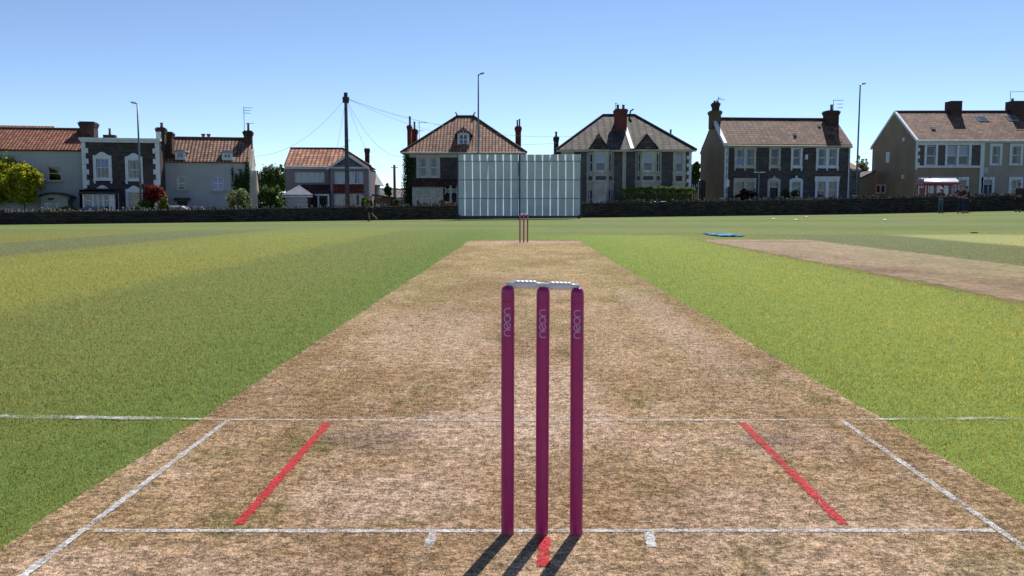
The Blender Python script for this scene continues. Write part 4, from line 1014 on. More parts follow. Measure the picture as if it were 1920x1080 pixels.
# brick outbuilding beside it
h = House('brick_garage', 'low brown brick outbuilding with pale door right of the orange roofed house', 704, 69.0, 5, cat='garage')
q = h.Rc(703, 370, 733, 400); gd = h.Rc(709, 382, 725, 402)
shell(h, q[0], q[2], q[3], 3, [gd], 'brick'); m = MB(); m.box(gd[0] + .002, gd[2] - .002, .06, .1, gd[1], gd[3] - .002); m.build('door', 'door_white', h.root)
m = MB(); m.slab([(q[0] - .2, -.3, q[3] + .25), (q[2] + .2, -.3, q[3] + .02), (q[2] + .2, 3.2, q[3] + .02), (q[0] - .2, 3.2, q[3] + .25)], .14); m.build('roof', 'ridge_blk', h.root)

# ---------------- house five: hipped villa with dormer
h = House('dormer_villa', 'dark stone villa with steep clay tiled hipped roof and attic dormer', 762, 70.0, 1)
x0, x1 = h.X(762), h.X(978); ze = h.Z(286, 870); dr = 4.2
xa, zr = h.F(857, 218, dr); xb = h.F(888, 218, dr)[0]
w1 = h.Rc(786, 297, 820, 331); w2 = h.Rc(918, 297, 952, 331); g1 = h.Rc(779, 353, 828, 395); g2 = h.Rc(910, 353, 957, 395); dd_ = h.Rc(838, 366, 854, 400)
shell(h, x0, x1, ze, 8.4, [w1, w2, g2, dd_], 'stone_dark')
for w_ in (w1, w2):
    c = (w_[0] + w_[2]) / 2; surround(h, w_, .22, .22, .24, .12, mat='trim_cream', mull=((c - .12, c + .12),))
    sash(h, (w_[0], w_[1], c - .12, w_[3]), fill='curtain'); sash(h, (c + .12, w_[1], w_[2], w_[3]), fill='curtain')
surround(h, g2, .2, .2, .2, .1, mat='trim_cream'); sash(h, g2, cols=3)
door(h, dd_, 0, 'door_dark')
hip_roof(h, x0, x1, 0, 8.4, ze, xa, xb, dr, zr, 'roof_clay', 'ridge_blk', over=.38)
m = MB(); m.box(x0 - .1, x1 + .1, -.12, -.003, ze - .38, ze - .102); m.build('frieze', 'trim_cream', h.root)
g_ = MB(); g_.tube([(x0 - .35, -.44, ze - .06), (x1 + .35, -.44, ze - .06)], .07, 8); g_.build('gutter', 'trim_cream', h.root)
for xx in (xa, xb):
    m = MB(); sg = -1 if xx == xa else 1; m.tube([(xx, dr, zr), (xx + sg * .02, dr, zr + .18), (xx + sg * .15, dr, zr + .3), (xx + sg * .02, dr, zr + .36)], [.1, .06, .05, .03], 6); m.build('finial', 'ridge_blk', h.root)
# attic dormer
dd = .55; q = h.Rc(857.5, 250, 880, 274, dd); wn = (q[0] + .14, q[1] + .12, q[2] - .14, q[3] - .08)
m = MB(); m.wall(q[0], q[2], q[1] - .4, q[3], dd, [wn], .12); m.yz([(dd, q[1] - .4), (dd, q[3]), (dd + 2.6, q[3]), (dd + .2, q[1] - .4)], q[0] + .001, q[0] + .02); m.yz([(dd, q[1] - .4), (dd, q[3]), (dd + 2.6, q[3]), (dd + .2, q[1] - .4)], q[2] - .02, q[2] - .001)
dm = m.build('dormer', 'trim', h.root); sash(h, wn, dd, 2, 2, split=.5, fw=.06)
gt = h.Z(238.5, 868, dd); c = (q[0] + q[2]) / 2; m = MB()
m.slab([(q[0] - .25, dd - .2, q[3] - .1), (c, dd - .2, gt), (c, dd + 3, gt), (q[0] - .25, dd + 3, q[3] - .1)], .1); m.slab([(c, dd - .2, gt), (q[2] + .25, dd - .2, q[3] - .1), (q[2] + .25, dd + 3, q[3] - .1), (c, dd + 3, gt)], .1); m.build('dormer_roof', 'ridge', dm)
m = MB(); m.xz([(q[0], q[3] - .02), (q[2], q[3] - .02), (c, gt - .16)], dd + .03, dd + .08); m.build('dormer_gable', 'ridge', dm)
m = MB()
for a_, b_ in (((q[0] + .1, q[3] + .05), (c, q[3] + .32)), ((q[2] - .1, q[3] + .05), (c, q[3] + .32)), ((c, q[3] + .02), (c, gt - .25)), ((q[0] + .2, q[3] + .04), (q[2] - .2, q[3] + .04))): m.bar((a_[0], dd + .01, a_[1]), (b_[0], dd + .01, b_[1]), .05, .04)
m.build('gable_tracery', 'trim', dm)
chimney(h, (763.5, 236, 770.5, 285), 1.8, 1.0, 'brick_red', [(765, 769.5, 217)], zbot=ze - .5, potmat='pot_grey')
chimney(h, (771.5, 243, 781, 285), 3.2, 1.0, 'brick_red', [(774, 778, 227)], zbot=ze - .5, potmat='pot_grey')
chimney(h, (966.5, 238, 977, 285), 2.4, 1.0, 'brick_red', [(968.5, 972, 224), (972.5, 976, 222)], zbot=ze - .5, potmat='pot_grey')
aerial(h, 786, 262, 229, 3.2, [(230, 783, 801), (245, 784, 794)])
# porch roof, ground bay, lattice
m = MB(); zt = h.Z(336, 800, 0); zb = h.Z(348, 800, -1.0); m.slab([(x0 + .1, -1.0, zb), (h.X(905), -1.0, zb), (h.X(905), -.004, zt), (x0 + .4, -.004, zt)], .1); m.build('veranda_roof', 'roof_dark', h.root)
d = -.7; c0, cz0, c1_, cz1 = h.Rc(773, 349.5, 831, 402, d); ps = [h.Rc(a_, 354, b_, 390, d) for a_, b_ in ((780, 791), (798, 809), (816, 827))]
shell(h, c0, c1_, cz1, .69, ps, 'trim_cream', None, -.5, d, 'bay', False)
for q in ps: sash(h, q, d, 1, 2, fw=.05)
m = MB(); zl = [h.Z(y_, 845, -.95) for y_ in (351, 364)]; xs = [h.X(p_, 355, -.95) for p_ in (833, 845, 858)]
for a_, b_ in zip(xs, xs[1:]):
    m.bar((a_, -.95, zl[0]), (b_, -.95, zl[1]), .06); m.bar((a_, -.95, zl[1]), (b_, -.95, zl[0]), .06); c = (a_ + b_) / 2
    m.tube([(c + .18 * math.cos(k * math.pi / 6), -.97, (zl[0] + zl[1]) / 2 + .18 * math.sin(k * math.pi / 6)) for k in range(13)], .03, 6)
for x_ in xs[1:]: m.box(x_ - .07, x_ + .07, -1.0, -.9, -.4, zb)
m.build('porch_lattice', 'trim_cream', h.root)
H5 = h

# ---------------- house six: double bayed villa
h = House('bay_villa', 'pair of bay windowed stone villas with brown hipped roof and red central chimney', 1046, 70.0, 0)
x0, x1 = h.X(1050), h.X(1296); ze = h.Z(281, 1170); dr = 4.4
xa, zr = h.F(1131, 215.5, dr); xb = h.F(1190, 215.5, dr)[0]
wr = h.Rc(1267, 288, 1279, 323); wrg = h.Rc(1267, 356, 1279, 390); wl = h.Rc(1058, 288, 1070, 323); wlg = h.Rc(1058, 356, 1070, 390)
shell(h, x0, x1, ze, 8.8, [wr, wrg, wl, wlg], 'stone_grey')
for q in (wr, wl):
    sash(h, q, fill='blind', fillspan=(.5, 1), split=.5)
for q in (wrg, wlg): sash(h, q)
for q, qg in ((wr, wrg), (wl, wlg)):
    m = MB(); l, r_ = q[0] - .22, q[2] + .26; pz = (q[1] - .3, q[1] - .75)
    m.box(l, q[0], -.09, -.003, -.4, ze - .12); m.box(q[2], r_, -.09, -.003, -.4, ze - .12); m.box(q[0], q[2], -.09, -.003, q[3], ze - .12)
    m.box(q[0], q[2], -.09, -.003, q[1] - .28, q[1]); m.box(q[0], q[2], -.09, -.003, qg[3], q[1] - .68); m.box(l - .06, r_ + .06, -.16, -.091, q[1] - .14, q[1] - .05); m.box(l - .06, r_ + .06, -.16, -.091, q[1] - .9, q[1] - .8)
    m.build('window_surround', 'trim_cream', h.root)
hip_roof(h, x0, x1, 0, 8.8, ze, xa, xb, dr, zr, 'roof_brown', 'ridge_blk', over=.32)
m = MB(); m.box(x0 - .3, x1 + .3, -.36, -.32, ze - .16, ze - .02); g_ = m.build('fascia', 'trim_cream', h.root)
quoins(h, x1, -.3, ze - .12, .36, .2, .3, -1, mat='trim')
xx, zz = h.F(1170.5, 300); m = MB(); m.box(xx - .14, xx + .14, -.07, -.003, -.4, ze - .11); m.build('pilaster', 'trim_cream', h.root)
# pale flashing valley beside the chimney
chimney(h, (1154, 205, 1175.5, 252), 2.2, 1.1, 'brick_red', [(1157, 1162.5, 195), (1167.5, 1173, 195)], zbot=ze, potmat='pot_grey')
sr = (zr - ze) / (dr + .32)
m = MB(); xf = h.X(1179, 260, 1.5); m.slab([(xf - .06, -.25, ze + .02 + .07 * sr + .03), (xf + .22, -.25, ze + .02 + .07 * sr + .03), (xf + .0, 2.6, ze + 2.92 * sr + .03), (xf - .28, 2.6, ze + 2.92 * sr + .03)], .02); m.build('lead_flashing', 'trim', h.root)
chimney(h, (1039, 257, 1047.5, 290), 6.0, 1.0, 'brick_dark', [(1041, 1045.5, 246)], zbot=ze - 1, potmat='pot_grey')
chimney(h, (1255.5, 253, 1262, 262), 6.5, .8, 'brick_dark', [(1257, 1261, 242)], zbot=ze - .5, potmat='pot_grey')
aerial(h, 1154, 205, 193, 2.8, [(194, 1153, 1158)])
m = MB(); q = h.F(1181, 215, dr); m.tube([(q[0], dr, q[1]), (q[0] + .05, dr, q[1] + .3), (q[0] + .3, dr, q[1] + .45)], .07, 6); m.build('finial', 'ridge_blk', h.root)
# two canted bays with gablets
for bi, (bl, fl, fr_, br, gl_, gr_) in enumerate(((1100, 1114, 1139, 1151, 1104, 1142), (1191, 1203, 1228, 1240, 1190, 1236))):
    d = -.85; zt = ze - .14
    L, FL, FR, BR = h.X(bl, 330, 0), h.X(fl, 330, d), h.X(fr_, 330, d), h.X(br, 330, 0)
    c = (fl + fr_) / 2
    up = h.Rc(fl + 3, 288, fr_ - 4, 321, d); lo = h.Rc(fl + 3, 356, fr_ - 4, 392, d); pn = h.Rc(fl + 2.5, 330, fr_ - 2.5, 337.5, d)
    m = MB(); m.wall(FL, FR, -.5, zt, d, [up, lo])
    side_windows = []
    for (ax, ay), (bx_, by_), flip in (((L, 0), (FL, d), 1), ((FR, d), (BR, 0), 0)):
        dx, dy = bx_ - ax, by_ - ay; Ls = math.hypot(dx, dy)
        def P(u, z, off=0.0): return (ax + dx * u + dy / Ls * off, ay + dy * u - dx / Ls * off, z)
        us = [0, .28, .72, 1]; zs = [-.5, lo[1], lo[3], up[1], up[3], zt]
        for i in range(3):
            for j in range(5):
                if i == 1 and j in (1, 3): continue
                m.face([P(us[i], zs[j]), P(us[i + 1], zs[j]), P(us[i + 1], zs[j + 1]), P(us[i], zs[j + 1])])
        for j in (1, 3): side_windows.append([P(.28, zs[j]), P(.72, zs[j]), P(.72, zs[j + 1]), P(.28, zs[j + 1]), (dx, dy, Ls)])
    bay = m.build('bay', 'trim_cream', h.root)
    sash(h, up, d, 1, 2, fill='blind', fillspan=(.5 if bi == 0 else .55, 1), split=.5); sash(h, lo, d, 1, 2, split=.6, fill='blind_blue' if bi == 0 else None, fillspan=(0, .55))
    for a_, b_, c_, e_, (dx, dy, Ls) in side_windows:
        nrm = Vector((-dy, dx, 0)) / Ls * .1; m = MB(); V_ = [Vector(q) + nrm for q in (a_, b_, c_, e_)]
        m.bar(V_[0], V_[3], .06); m.bar(V_[1], V_[2], .06); m.bar(V_[0], V_[1], .07); m.bar(V_[3], V_[2], .06); m.bar((V_[0] + V_[3]) / 2, (V_[1] + V_[2]) / 2, .05)
        w_ = m.build('window', 'frame', h.root); m = MB(); m.face([v + nrm * .3 for v in V_]); m.build('pane', 'glass', w_)
        m = MB(); m.face([v + nrm * 3 for v in V_]); m.build('blind', 'curtain', w_)
    # carved panels below the upper windows, string courses
    m = MB(); ch = .08
    m.xz([(pn[0] + ch, pn[1]), (pn[2] - ch, pn[1]), (pn[2], pn[1] + ch), (pn[2], pn[3] - ch), (pn[2] - ch, pn[3]), (pn[0] + ch, pn[3]), (pn[0], pn[3] - ch), (pn[0], pn[1] + ch)], d - .012, d - .002)
    for (ax, ay), (bx_, by_) in (((L, 0), (FL, d)), ((FR, d), (BR, 0))):
        dx, dy = bx_ - ax, by_ - ay; Ls = math.hypot(dx, dy); o_ = Vector((dy, -dx, 0)) / Ls * .012
        m.extr([Vector((ax + dx * u, ay + dy * u, z)) + o_ for u, z in ((.25, pn[1]), (.75, pn[1]), (.75, pn[3]), (.25, pn[3]))], -o_ * .8)
    m.build('stone_panel', 'stone_grey', h.root)
    for zc_, hh in ((up[1] - .17, .1), (pn[1] - .2, .12), (up[3] + .22, .08)):
        m = MB(); pts = [(L, 0), (FL, d), (FR, d), (BR, 0)]
        for (ax, ay), (bx_, by_) in zip(pts, pts[1:]):
            dx, dy = bx_ - ax, by_ - ay; Ls = math.hypot(dx, dy); o_ = Vector((dy, -dx, 0)) / Ls * .07
            m.extr([(ax, ay, zc_), (bx_, by_, zc_), (Vector((bx_, by_, zc_)) + o_), (Vector((ax, ay, zc_)) + o_)], (0, 0, hh))
        m.build('string_course', 'trim_cream', h.root)
    # gablet
    ga, gb = h.F(gl_, 278, d - .2); ge = h.F(gr_, 278, d - .2)[0]; gt = h.F((gl_ + gr_) / 2 + 1, 250.5, d + .2)[1]; gc = (ga + ge) / 2; dp = 2.7
    m = MB(); m.slab([(ga, d - .2, gb), (gc, d - .1, gt), (gc, dp, gt), (ga, -.2, gb)], .08); m.slab([(gc, d - .1, gt), (ge, d - .2, gb), (ge, -.2, gb), (gc, dp, gt)], .08)
    gr2 = m.build('gablet_roof', 'roof_brown', h.root); m = MB(); m.xz([(ga + .14, gb - .05), (ge - .14, gb - .05), (gc, gt - .12)], d - .12, d - .04); m.build('gablet_cladding', 'roof_brown', h.root)
    m = MB(); m.box(ga, ge, d - .22, -.33, gb - .2, gb - .085); m.build('soffit', 'trim_cream', h.root)
H6 = h

# ---------------- house seven: long stone pair with eight windows
h = House('stone_semi', 'long dark stone house pair with mottled clay roof and white and cream surrounds', 1359, 72.0, 5)
x0, x1 = h.X(1358), h.X(1593); ze = h.Z(270, 1475); dr = 3.1; zr = h.Z(225.5, 1455, dr); dep = 6.6
spec = [((1381, 279.5, 1394, 311), 'c'), ((1400, 279.5, 1413, 311), 'c'), ((1446, 279, 1459, 311), 'c'), ((1487, 279, 1500, 311), 'w'), ((1534, 279, 1548, 311), 'w'), ((1554, 279, 1568, 311), 'w'),
        ((1379, 341, 1394, 372), 'c'), ((1399, 341, 1413, 372), 'c'), ((1532, 340, 1547, 372), 'w'), ((1553, 340, 1568, 372), 'w'), ((1443, 341, 1458, 376), 'c'), ((1484, 341, 1500, 376), 'w')]
rc = [h.Rc(*s_[0]) for s_ in spec]
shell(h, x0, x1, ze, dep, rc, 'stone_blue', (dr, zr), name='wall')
def group_sur(i, j, mat, style, t=.26, b=.14):
    a_, b_ = rc[i], rc[j]; mull = ((a_[2], b_[0]),) if i != j else ()
    surround(h, (a_[0], a_[1], b_[2], a_[3]), .18, .18, t, b, mat=mat, style=style, mull=mull)
group_sur(0, 1, 'trim_cream', 'cornice'); group_sur(2, 2, 'trim_cream', 'cornice'); group_sur(3, 3, 'trim', 'cornice'); group_sur(4, 5, 'trim', 'cornice')
group_sur(6, 7, 'trim_cream', 'plain', .3); group_sur(8, 9, 'trim', 'cornice', .26)
fills = ['curtain', 'curtain', None, None, 'curtain', 'curtain', None, None, 'curtain', 'curtain']
for k in range(10): sash(h, rc[k], 0, 1, 2, split=.48, fill=fills[k], fw=.055 if k in (0, 3, 4, 5, 8, 9) else .04, bars=2 if k in (5, 9) else 0)
m = MB(); q = rc[0]; m.box(q[0] + .06, q[2] - .06, .16, .17, q[1] + .08, q[1] + (q[3] - q[1]) * .45); m.build('blind', 'blind_blue', h.root)
for k, mt in ((10, 'trim_cream'), (11, 'trim')):
    q = rc[k]; surround(h, q, .2, .2, .1, .0, mat=mt); door(h, (q[0], q[1], q[2], q[3]), 0, 'door_dark' if k == 10 else 'door_white', .45)
    c = (q[0] + q[2]) / 2; w_ = (q[2] - q[0]) / 2 + .2; pts = [(c + w_ * math.cos(R(a_)), q[3] + .1 + .22 * math.sin(R(a_))) for a_ in range(0, 181, 15)]
    m = MB(); m.xz(pts, -.09, -.003); m.box(c - .07, c + .07, -.12, -.004, q[3] + .25, q[3] + .48); m.build('door_arch', mt, h.root)
gable_roof(h, x0, x1, 0, ze, dr, zr, dep, ze - .3, 'roof_mix', ox=.04, over=.25, ridge='ridge_blk')
m = MB(); sl = (zr - ze) / dr; m.extr([(x0 - .16, -.25, ze - .25 * sl - .05), (x0 - .16, dr, zr - .05), (x0 - .16, dr, zr + .22), (x0 - .16, -.25, ze - .25 * sl + .22)], (.26, 0, 0)); m.build('verge_coping', 'trim', h.root)
m = MB(); m.box(x0 - .1, x1 + .1, -.16, -.003, ze - .30, ze - .17); m.build('eaves_band', 'trim_cream', h.root)
g_ = MB(); g_.tube([(x0, -.33, ze - .18), (x1, -.33, ze - .2)], .06, 8); g_.build('gutter', 'trim_cream', h.root)
quoins(h, x0, -.3, ze - .31, .22, .14, .3, 1, mat='trim'); 
pipe(h, 1592, 275, 372); pipe(h, 1364.5, 275, 372)
m = MB(); q = h.Rc(1509, 290, 1513.5, 299); m.box(q[0], q[2], -.16, -.003, q[1], q[3]); m.build('alarm_box', 'trim', h.root)
chimney(h, (1334.5, 208, 1352, 245), 2.6, .9, 'ochre', [], zbot=zr - .75, corbel=True)
chimney(h, (1338.5, 193, 1349, 209), 2.8, .6, 'brick_dark', [(1340, 1344, 188), (1345, 1349, 188)], corbel=True, potmat='pot_grey')
chimney(h, (1551.5, 208, 1573, 255), 2.2, .95, 'brick_dark', [(1561, 1566.5, 195)], zbot=ze, potmat='pot_grey')
aerial(h, 1347, 195, 181, 3.0, [(187, 1343, 1360), (184, 1346, 1352)]); aerial(h, 1563, 208, 188, 2.6, [(188, 1562, 1582), (195, 1570, 1580), (202, 1570, 1580)])
for pa, pb in ((1536, 236), (1490.5, 251.5)):
    dd = 2.2 if pb < 240 else 1.0; xq, zq = h.F(pa, pb, dd); m = MB(); m.box(xq - .12, xq + .12, dd - .1, dd + .1, zq - .1, zq + .1); m.build('roof_vent', 'trim', h.root)
# side wall of the gable is ochre brown render
gm = MB(); pts = [(0.0, -.6), (dep, -.6), (dep, ze - .3), (dr, zr - .02), (0.0, ze - .02)]; gm.yz(pts, x0 - .03, x0 - .002); gm.build('gable_render', 'tan', h.root)
H7 = h

# ---------------- small blue building and lean-to between
h = House('blue_building', 'small slate blue building with red roof glimpsed between the two right hand houses', 1597, 80.0, 0, cat='building')
q = h.Rc(1594, 317, 1612, 380); m = MB(); m.box(q[0], q[2], 0, 5, -.5, q[3]); m.build('wall', 'slate_tile', h.root)
zt = h.Z(304, 1600, 2); m = MB(); m.slab([(q[0], -.2, q[3]), (q[2], -.2, q[3]), (q[2], 2.4, zt), (q[0], 2.4, zt)], .1); m.slab([(q[0], 5, q[3]), (q[2], 5, q[3]), (q[2], 2.4, zt), (q[0], 2.4, zt)], .1); m.build('roof', 'roof_red', h.root)
m = MB(); m.box(q[0], q[2], -.28, -.22, q[3] - .15, q[3]); m.build('fascia', 'trim', h.root)

# ---------------- house eight: end terrace with tan gable, cream neighbour
h = House('terrace_pair', 'terrace with tan rendered gable end, clay roof and skylights at the right', 1716, 75.0, 0)
x0, xs_, x1 = h.X(1716), h.X(1836.5), h.X(2060); ze = h.Z(263, 1800); dr = 4.4; zr = h.Z(212, 1790, dr); dep = 9.2
A_ = [h.Rc(1737, 273, 1754, 310), h.Rc(1776, 273, 1793.5, 310), h.Rc(1797.5, 273, 1816, 310), h.Rc(1726, 337, 1740, 372), h.Rc(1797, 337, 1811, 372), h.Rc(1745, 337, 1790, 372)]
B_ = [h.Rc(1860, 274, 1874, 308), h.Rc(1897, 274, 1913, 308), h.Rc(1843, 337, 1859, 380), h.Rc(1895, 337, 1912, 372), h.Rc(1940, 274, 1955, 308)]
zm = h.Z(313, 1770)
m = MB(); m.wall(x0, xs_, zm, ze, 0, A_[:3]); m.face([(x0, 0, zm), (x0, .2, zm), (x0, .2, ze), (x0, 0, ze)]); up = m.build('upper_wall', 'stone_grey', h.root)
m = MB(); m.wall(x0, xs_, -.6, zm, 0, A_[3:]); m.yz([(0.001, -.6), (dep, -.6), (dep, ze - .2), (dr, zr - .02), (0.001, ze - .02)], x0 - .04, x0 - .001); m.face([(x0, dep, -.6), (x1, dep, -.6), (x1, dep, ze), (x0, dep, ze)])
m.build('wall', 'tan', h.root)
m = MB(); m.wall(xs_, x1, -.6, ze, 0, B_); m.build('cream_wall', 'buff', h.root)
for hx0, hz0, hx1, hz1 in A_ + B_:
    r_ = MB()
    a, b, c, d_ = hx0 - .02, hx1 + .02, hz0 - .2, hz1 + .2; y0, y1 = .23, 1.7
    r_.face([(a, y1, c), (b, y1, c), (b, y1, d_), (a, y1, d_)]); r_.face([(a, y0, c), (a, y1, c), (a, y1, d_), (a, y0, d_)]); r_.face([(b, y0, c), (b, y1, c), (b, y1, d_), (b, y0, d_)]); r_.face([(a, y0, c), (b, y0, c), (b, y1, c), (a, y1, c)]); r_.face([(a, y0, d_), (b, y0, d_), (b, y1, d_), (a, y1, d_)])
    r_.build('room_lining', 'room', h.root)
for q, fl, sp_ in ((A_[0], None, 0), (A_[1], 'blind', .5), (A_[2], 'blind', .5), (A_[3], None, 0), (A_[4], None, 0), (A_[5], None, 0)):
    sash(h, q, 0, 3 if q is A_[5] else 1, 2, fill=fl, fillspan=(sp_, 1), split=.48, fw=.06)
for q in (B_[0], B_[1], B_[4]): sash(h, q, 0, 1, 2, fill='curtain_y', fw=.06, split=.5)
door(h, B_[2], 0, 'door_blue', .4); sash(h, B_[3], 0, 1, 2, fill='curtain_y', fw=.06)
m = MB()
za, zb = h.Z(268, 1770), h.Z(272, 1770); m.box(x0, xs_, -.08, -.003, zb, ze - .05); za, zb = h.Z(310.5, 1770), h.Z(314.5, 1770); m.box(x0, xs_, -.08, -.0035, zb, za)
z_lo, z_hi = za + .002, h.Z(272, 1770) - .002
for a_, b_ in ((1733, 1737), (1754, 1758), (1772, 1776), (1793.5, 1797.5), (1816, 1821)):
    m.box(h.X(a_, 290), h.X(b_, 290), -.07, -.003, z_lo, z_hi)
m.build('window_surround', 'trim', h.root)
for q in (A_[3], A_[4], B_[0], B_[1], B_[4], B_[2], B_[3], A_[5]): surround(h, q, .2, .2, .22, .1 if q[1] > 0 else 0, mat='trim')
quoins(h, x0 - .04, h.Z(318, 1716), ze - .2, .34, .18, .3, 1, mat='trim')
m = MB(); xq = xs_ ; m.box(xq - .02, xq + .3, -.07, -.004, -.4, ze - .05); m.build('party_pilaster', 'trim', h.root)
gable_roof(h, x0, x1, 0, ze, dr, zr, dep, ze, 'roof_mix', ox=.06, over=.28, ridge='ridge_blk')
fascia(h, x0, x1, ze - .02, 0, .18)
m = MB(); sl = (zr - ze) / dr; sb = (zr - ze) / (dep - dr); xx = x0 - .14
m.extr([(xx, -.3, ze - .3 * sl - .02), (xx, dr, zr - .02), (xx, dr, zr + .2), (xx, -.3, ze - .3 * sl + .2)], (.18, 0, 0)); m.extr([(xx, dr, zr - .02), (xx, dep + .3, ze - .3 * sb - .02), (xx, dep + .3, ze - .3 * sb + .2), (xx, dr, zr + .2)], (.18, 0, 0))
m.build('bargeboard', 'trim', h.root)
chimney(h, (1783, 190, 1804, 225), dr - .6, 1.2, 'brick_dark', [], zbot=ze, corbel=False); chimney(h, (1898, 190, 1921, 225), dr - .6, 1.2, 'brick_dark', [(1903, 1908, 183)], zbot=ze, corbel=False)
aerial(h, 1895, 235, 171, dr, [(172, 1895, 1925)])
def on_slope(px, py, lift):
    dlo, dhi = -.2, dr
    for _ in range(30):
        dm_ = (dlo + dhi) / 2; z = h.F(px, py, dm_)[1]
        if z > ze + sl * dm_ + .12: dlo = dm_
        else: dhi = dm_
    return dm_
for a_, b_, y_ in ((1832, 1851, 223), (1888, 1906, 222)):
    dm_ = on_slope((a_ + b_) / 2, y_, 0); hh = .42; xa_, xb_ = h.X(a_, y_, dm_), h.X(b_, y_, dm_)
    def PS(x, dd, l): return (x, dd - l * sl / math.hypot(1, sl), ze + sl * dd + .12 + l / math.hypot(1, sl))
    m = MB()
    pts = [PS(xa_, dm_ - hh, .06), PS(xb_, dm_ - hh, .06), PS(xb_, dm_ + hh, .06), PS(xa_, dm_ + hh, .06)]; m.slab(pts, .08); f_ = m.build('skylight', 'lead', h.root)
    M['sky_glass'] = M.get('sky_glass') or plain('skylight glass', (.10, .13, .16), .08, .05, 2, .8)
    m = MB(); m.slab([PS(xa_ + .07, dm_ - hh + .07, .075), PS(xb_ - .07, dm_ - hh + .07, .075), PS(xb_ - .07, dm_ + hh - .07, .075), PS(xa_ + .07, dm_ + hh - .07, .075)], .01); m.build('pane', 'sky_glass', f_)
dm_ = on_slope(1750, 241, 0); xq, zq = h.F(1750, 241, dm_); m = MB(); m.box(xq - .2, xq + .14, dm_ - .12, dm_ + .1, zq - .06, zq + .14); m.build('roof_vent', 'trim', h.root)
# gable end windows and lamps, placed on the side wall
def side(px, py):
    r = ray(px, py); P0 = h.o + Vector((x0 - .04, 0, 0)); t = (P0.x - CAM.x) / r.x; P = CAM + r * t - h.o; return P.y, P.z
for a_, b_, y0_, y1_, nm in ((1662, 1669, 285, 305, 1), (1644, 1652, 346, 363, 1), (1653, 1661, 346, 363, 1)):
    ya, zt_ = side(b_, y0_); yb, zb_ = side(a_, y1_); m = MB(); xo = x0 - .04
    m.box(xo - .06, xo - .002, ya, yb, zb_, zt_); w_ = m.build('window', 'frame', h.root)
    m = MB(); m.box(xo - .075, xo - .062, ya + .12, yb - .12, zb_ + .1, zt_ - .1); m.build('pane', 'glass' if a_ > 1660 else 'room', w_)
for a_, y_ in ((1697, 261), (1695, 331)):
    ya, z_ = side(a_, y_); m = MB(); m.box(x0 - .22, x0 - .042, ya - .12, ya + .12, z_ - .18, z_ + .15); m.build('wall_lamp', 'trim', h.root)
H8 = h
# low outbuilding left of the gable
h = House('tan_outbuilding', 'low tan rendered lean to against the tan gable end', 1616, 82.0, 0, cat='outbuilding')
q = h.Rc(1612, 330, 1640, 380); za = h.Z(336, 1612); zb = h.Z(322, 1638); m = MB(); m.xz([(q[0], -.5), (q[2], -.5), (q[2], zb), (q[0], za)], 0, 3); m.build('wall', 'tan', h.root)
m = MB(); m.extr([(q[0] - .1, -.1, za), (q[2], -.1, zb), (q[2], -.1, zb + .12), (q[0] - .1, -.1, za + .12)], (0, 3.2, 0)); m.build('roof', 'ridge_blk', h.root)

# distant low houses seen in the gap
for a_, b_, yt, ye, D, lb in ((700, 738, 356, 372, 118, 'distant low grey roofed house behind the brick outbuilding'), (738, 775, 357, 371, 108, 'distant grey roofed house just left of the dormer villa')):
    h = House('distant_house', lb, a_, D, 0, 'distant low houses in the gap'); x0, x1 = h.X(a_ - 2), h.X(b_); ze = h.Z(ye, (a_ + b_) / 2); dr = 3.5; zr = h.Z(yt, (a_ + b_) / 2, dr)
    w_ = h.Rc(a_ + 12, ye + 3, a_ + 18, ye + 11); w2 = h.Rc(a_ + 24, ye + 3, a_ + 30, ye + 11)
    shell(h, x0, x1, ze, 7, [w_, w2], 'cream2', (dr, zr)); sash(h, w_, 0, 2, 1); sash(h, w2, 0, 2, 1); gable_roof(h, x0, x1, 0, ze, dr, zr, 7, ze, 'roof_far')

# ================================================================== TREES, SHRUBS, HEDGES
GREENS = {
 'lime': leaf_mat('lime yellow leaves', (.18, .22, .02), (.46, .46, .04), (.66, .60, .07), .62),
 'dark': leaf_mat('dark green leaves', (.02, .045, .012), (.045, .085, .02), (.07, .12, .03), .3),
 'mid': leaf_mat('mid green leaves', (.04, .08, .015), (.08, .14, .025), (.13, .2, .04), .4),
 'hedge': leaf_mat('hedge leaves', (.08, .12, .015), (.17, .22, .02), (.28, .33, .04), .4),
 'pale': leaf_mat('pale blossom shrub', (.09, .12, .04), (.17, .2, .07), (.5, .48, .36), .4),
 'red': leaf_mat('dark red maple leaves', (.10, .012, .012), (.24, .025, .03), (.34, .05, .05), .45),
 'grey': leaf_mat('pale feathery leaves', (.14, .17, .09), (.22, .26, .14), (.30, .33, .2), .5),
 'plum': leaf_mat('purple leaves', (.03, .008, .015), (.06, .015, .025), (.09, .025, .04), .3),
 'olive': leaf_mat('olive hedge leaves', (.09, .10, .02), (.16, .17, .03), (.24, .24, .05), .4),
 'brownish': leaf_mat('pinkish dry flower stems', (.12, .08, .06), (.22, .14, .12), (.35, .25, .22), .4),
}
def leaf_quads(P, size, outward=None):
    n_ = len(P); nrm = rng.normal(0, 1, (n_, 3))
    if outward is not None: nrm += outward * 1.1
    nrm += np.array([0, 0, .5]); nrm /= np.linalg.norm(nrm, axis=1)[:, None]
    ref = rng.normal(0, 1, (n_, 3)); u = np.cross(nrm, ref); u /= np.linalg.norm(u, axis=1)[:, None]; v = np.cross(nrm, u)
    s_ = size * rng.uniform(.55, 1.25, n_)[:, None]; a, b = u * s_ * .5, v * s_ * .32
    V = np.stack([P - a, P + b, P + a, P - b], 1)
    return V.reshape(-1, 3)
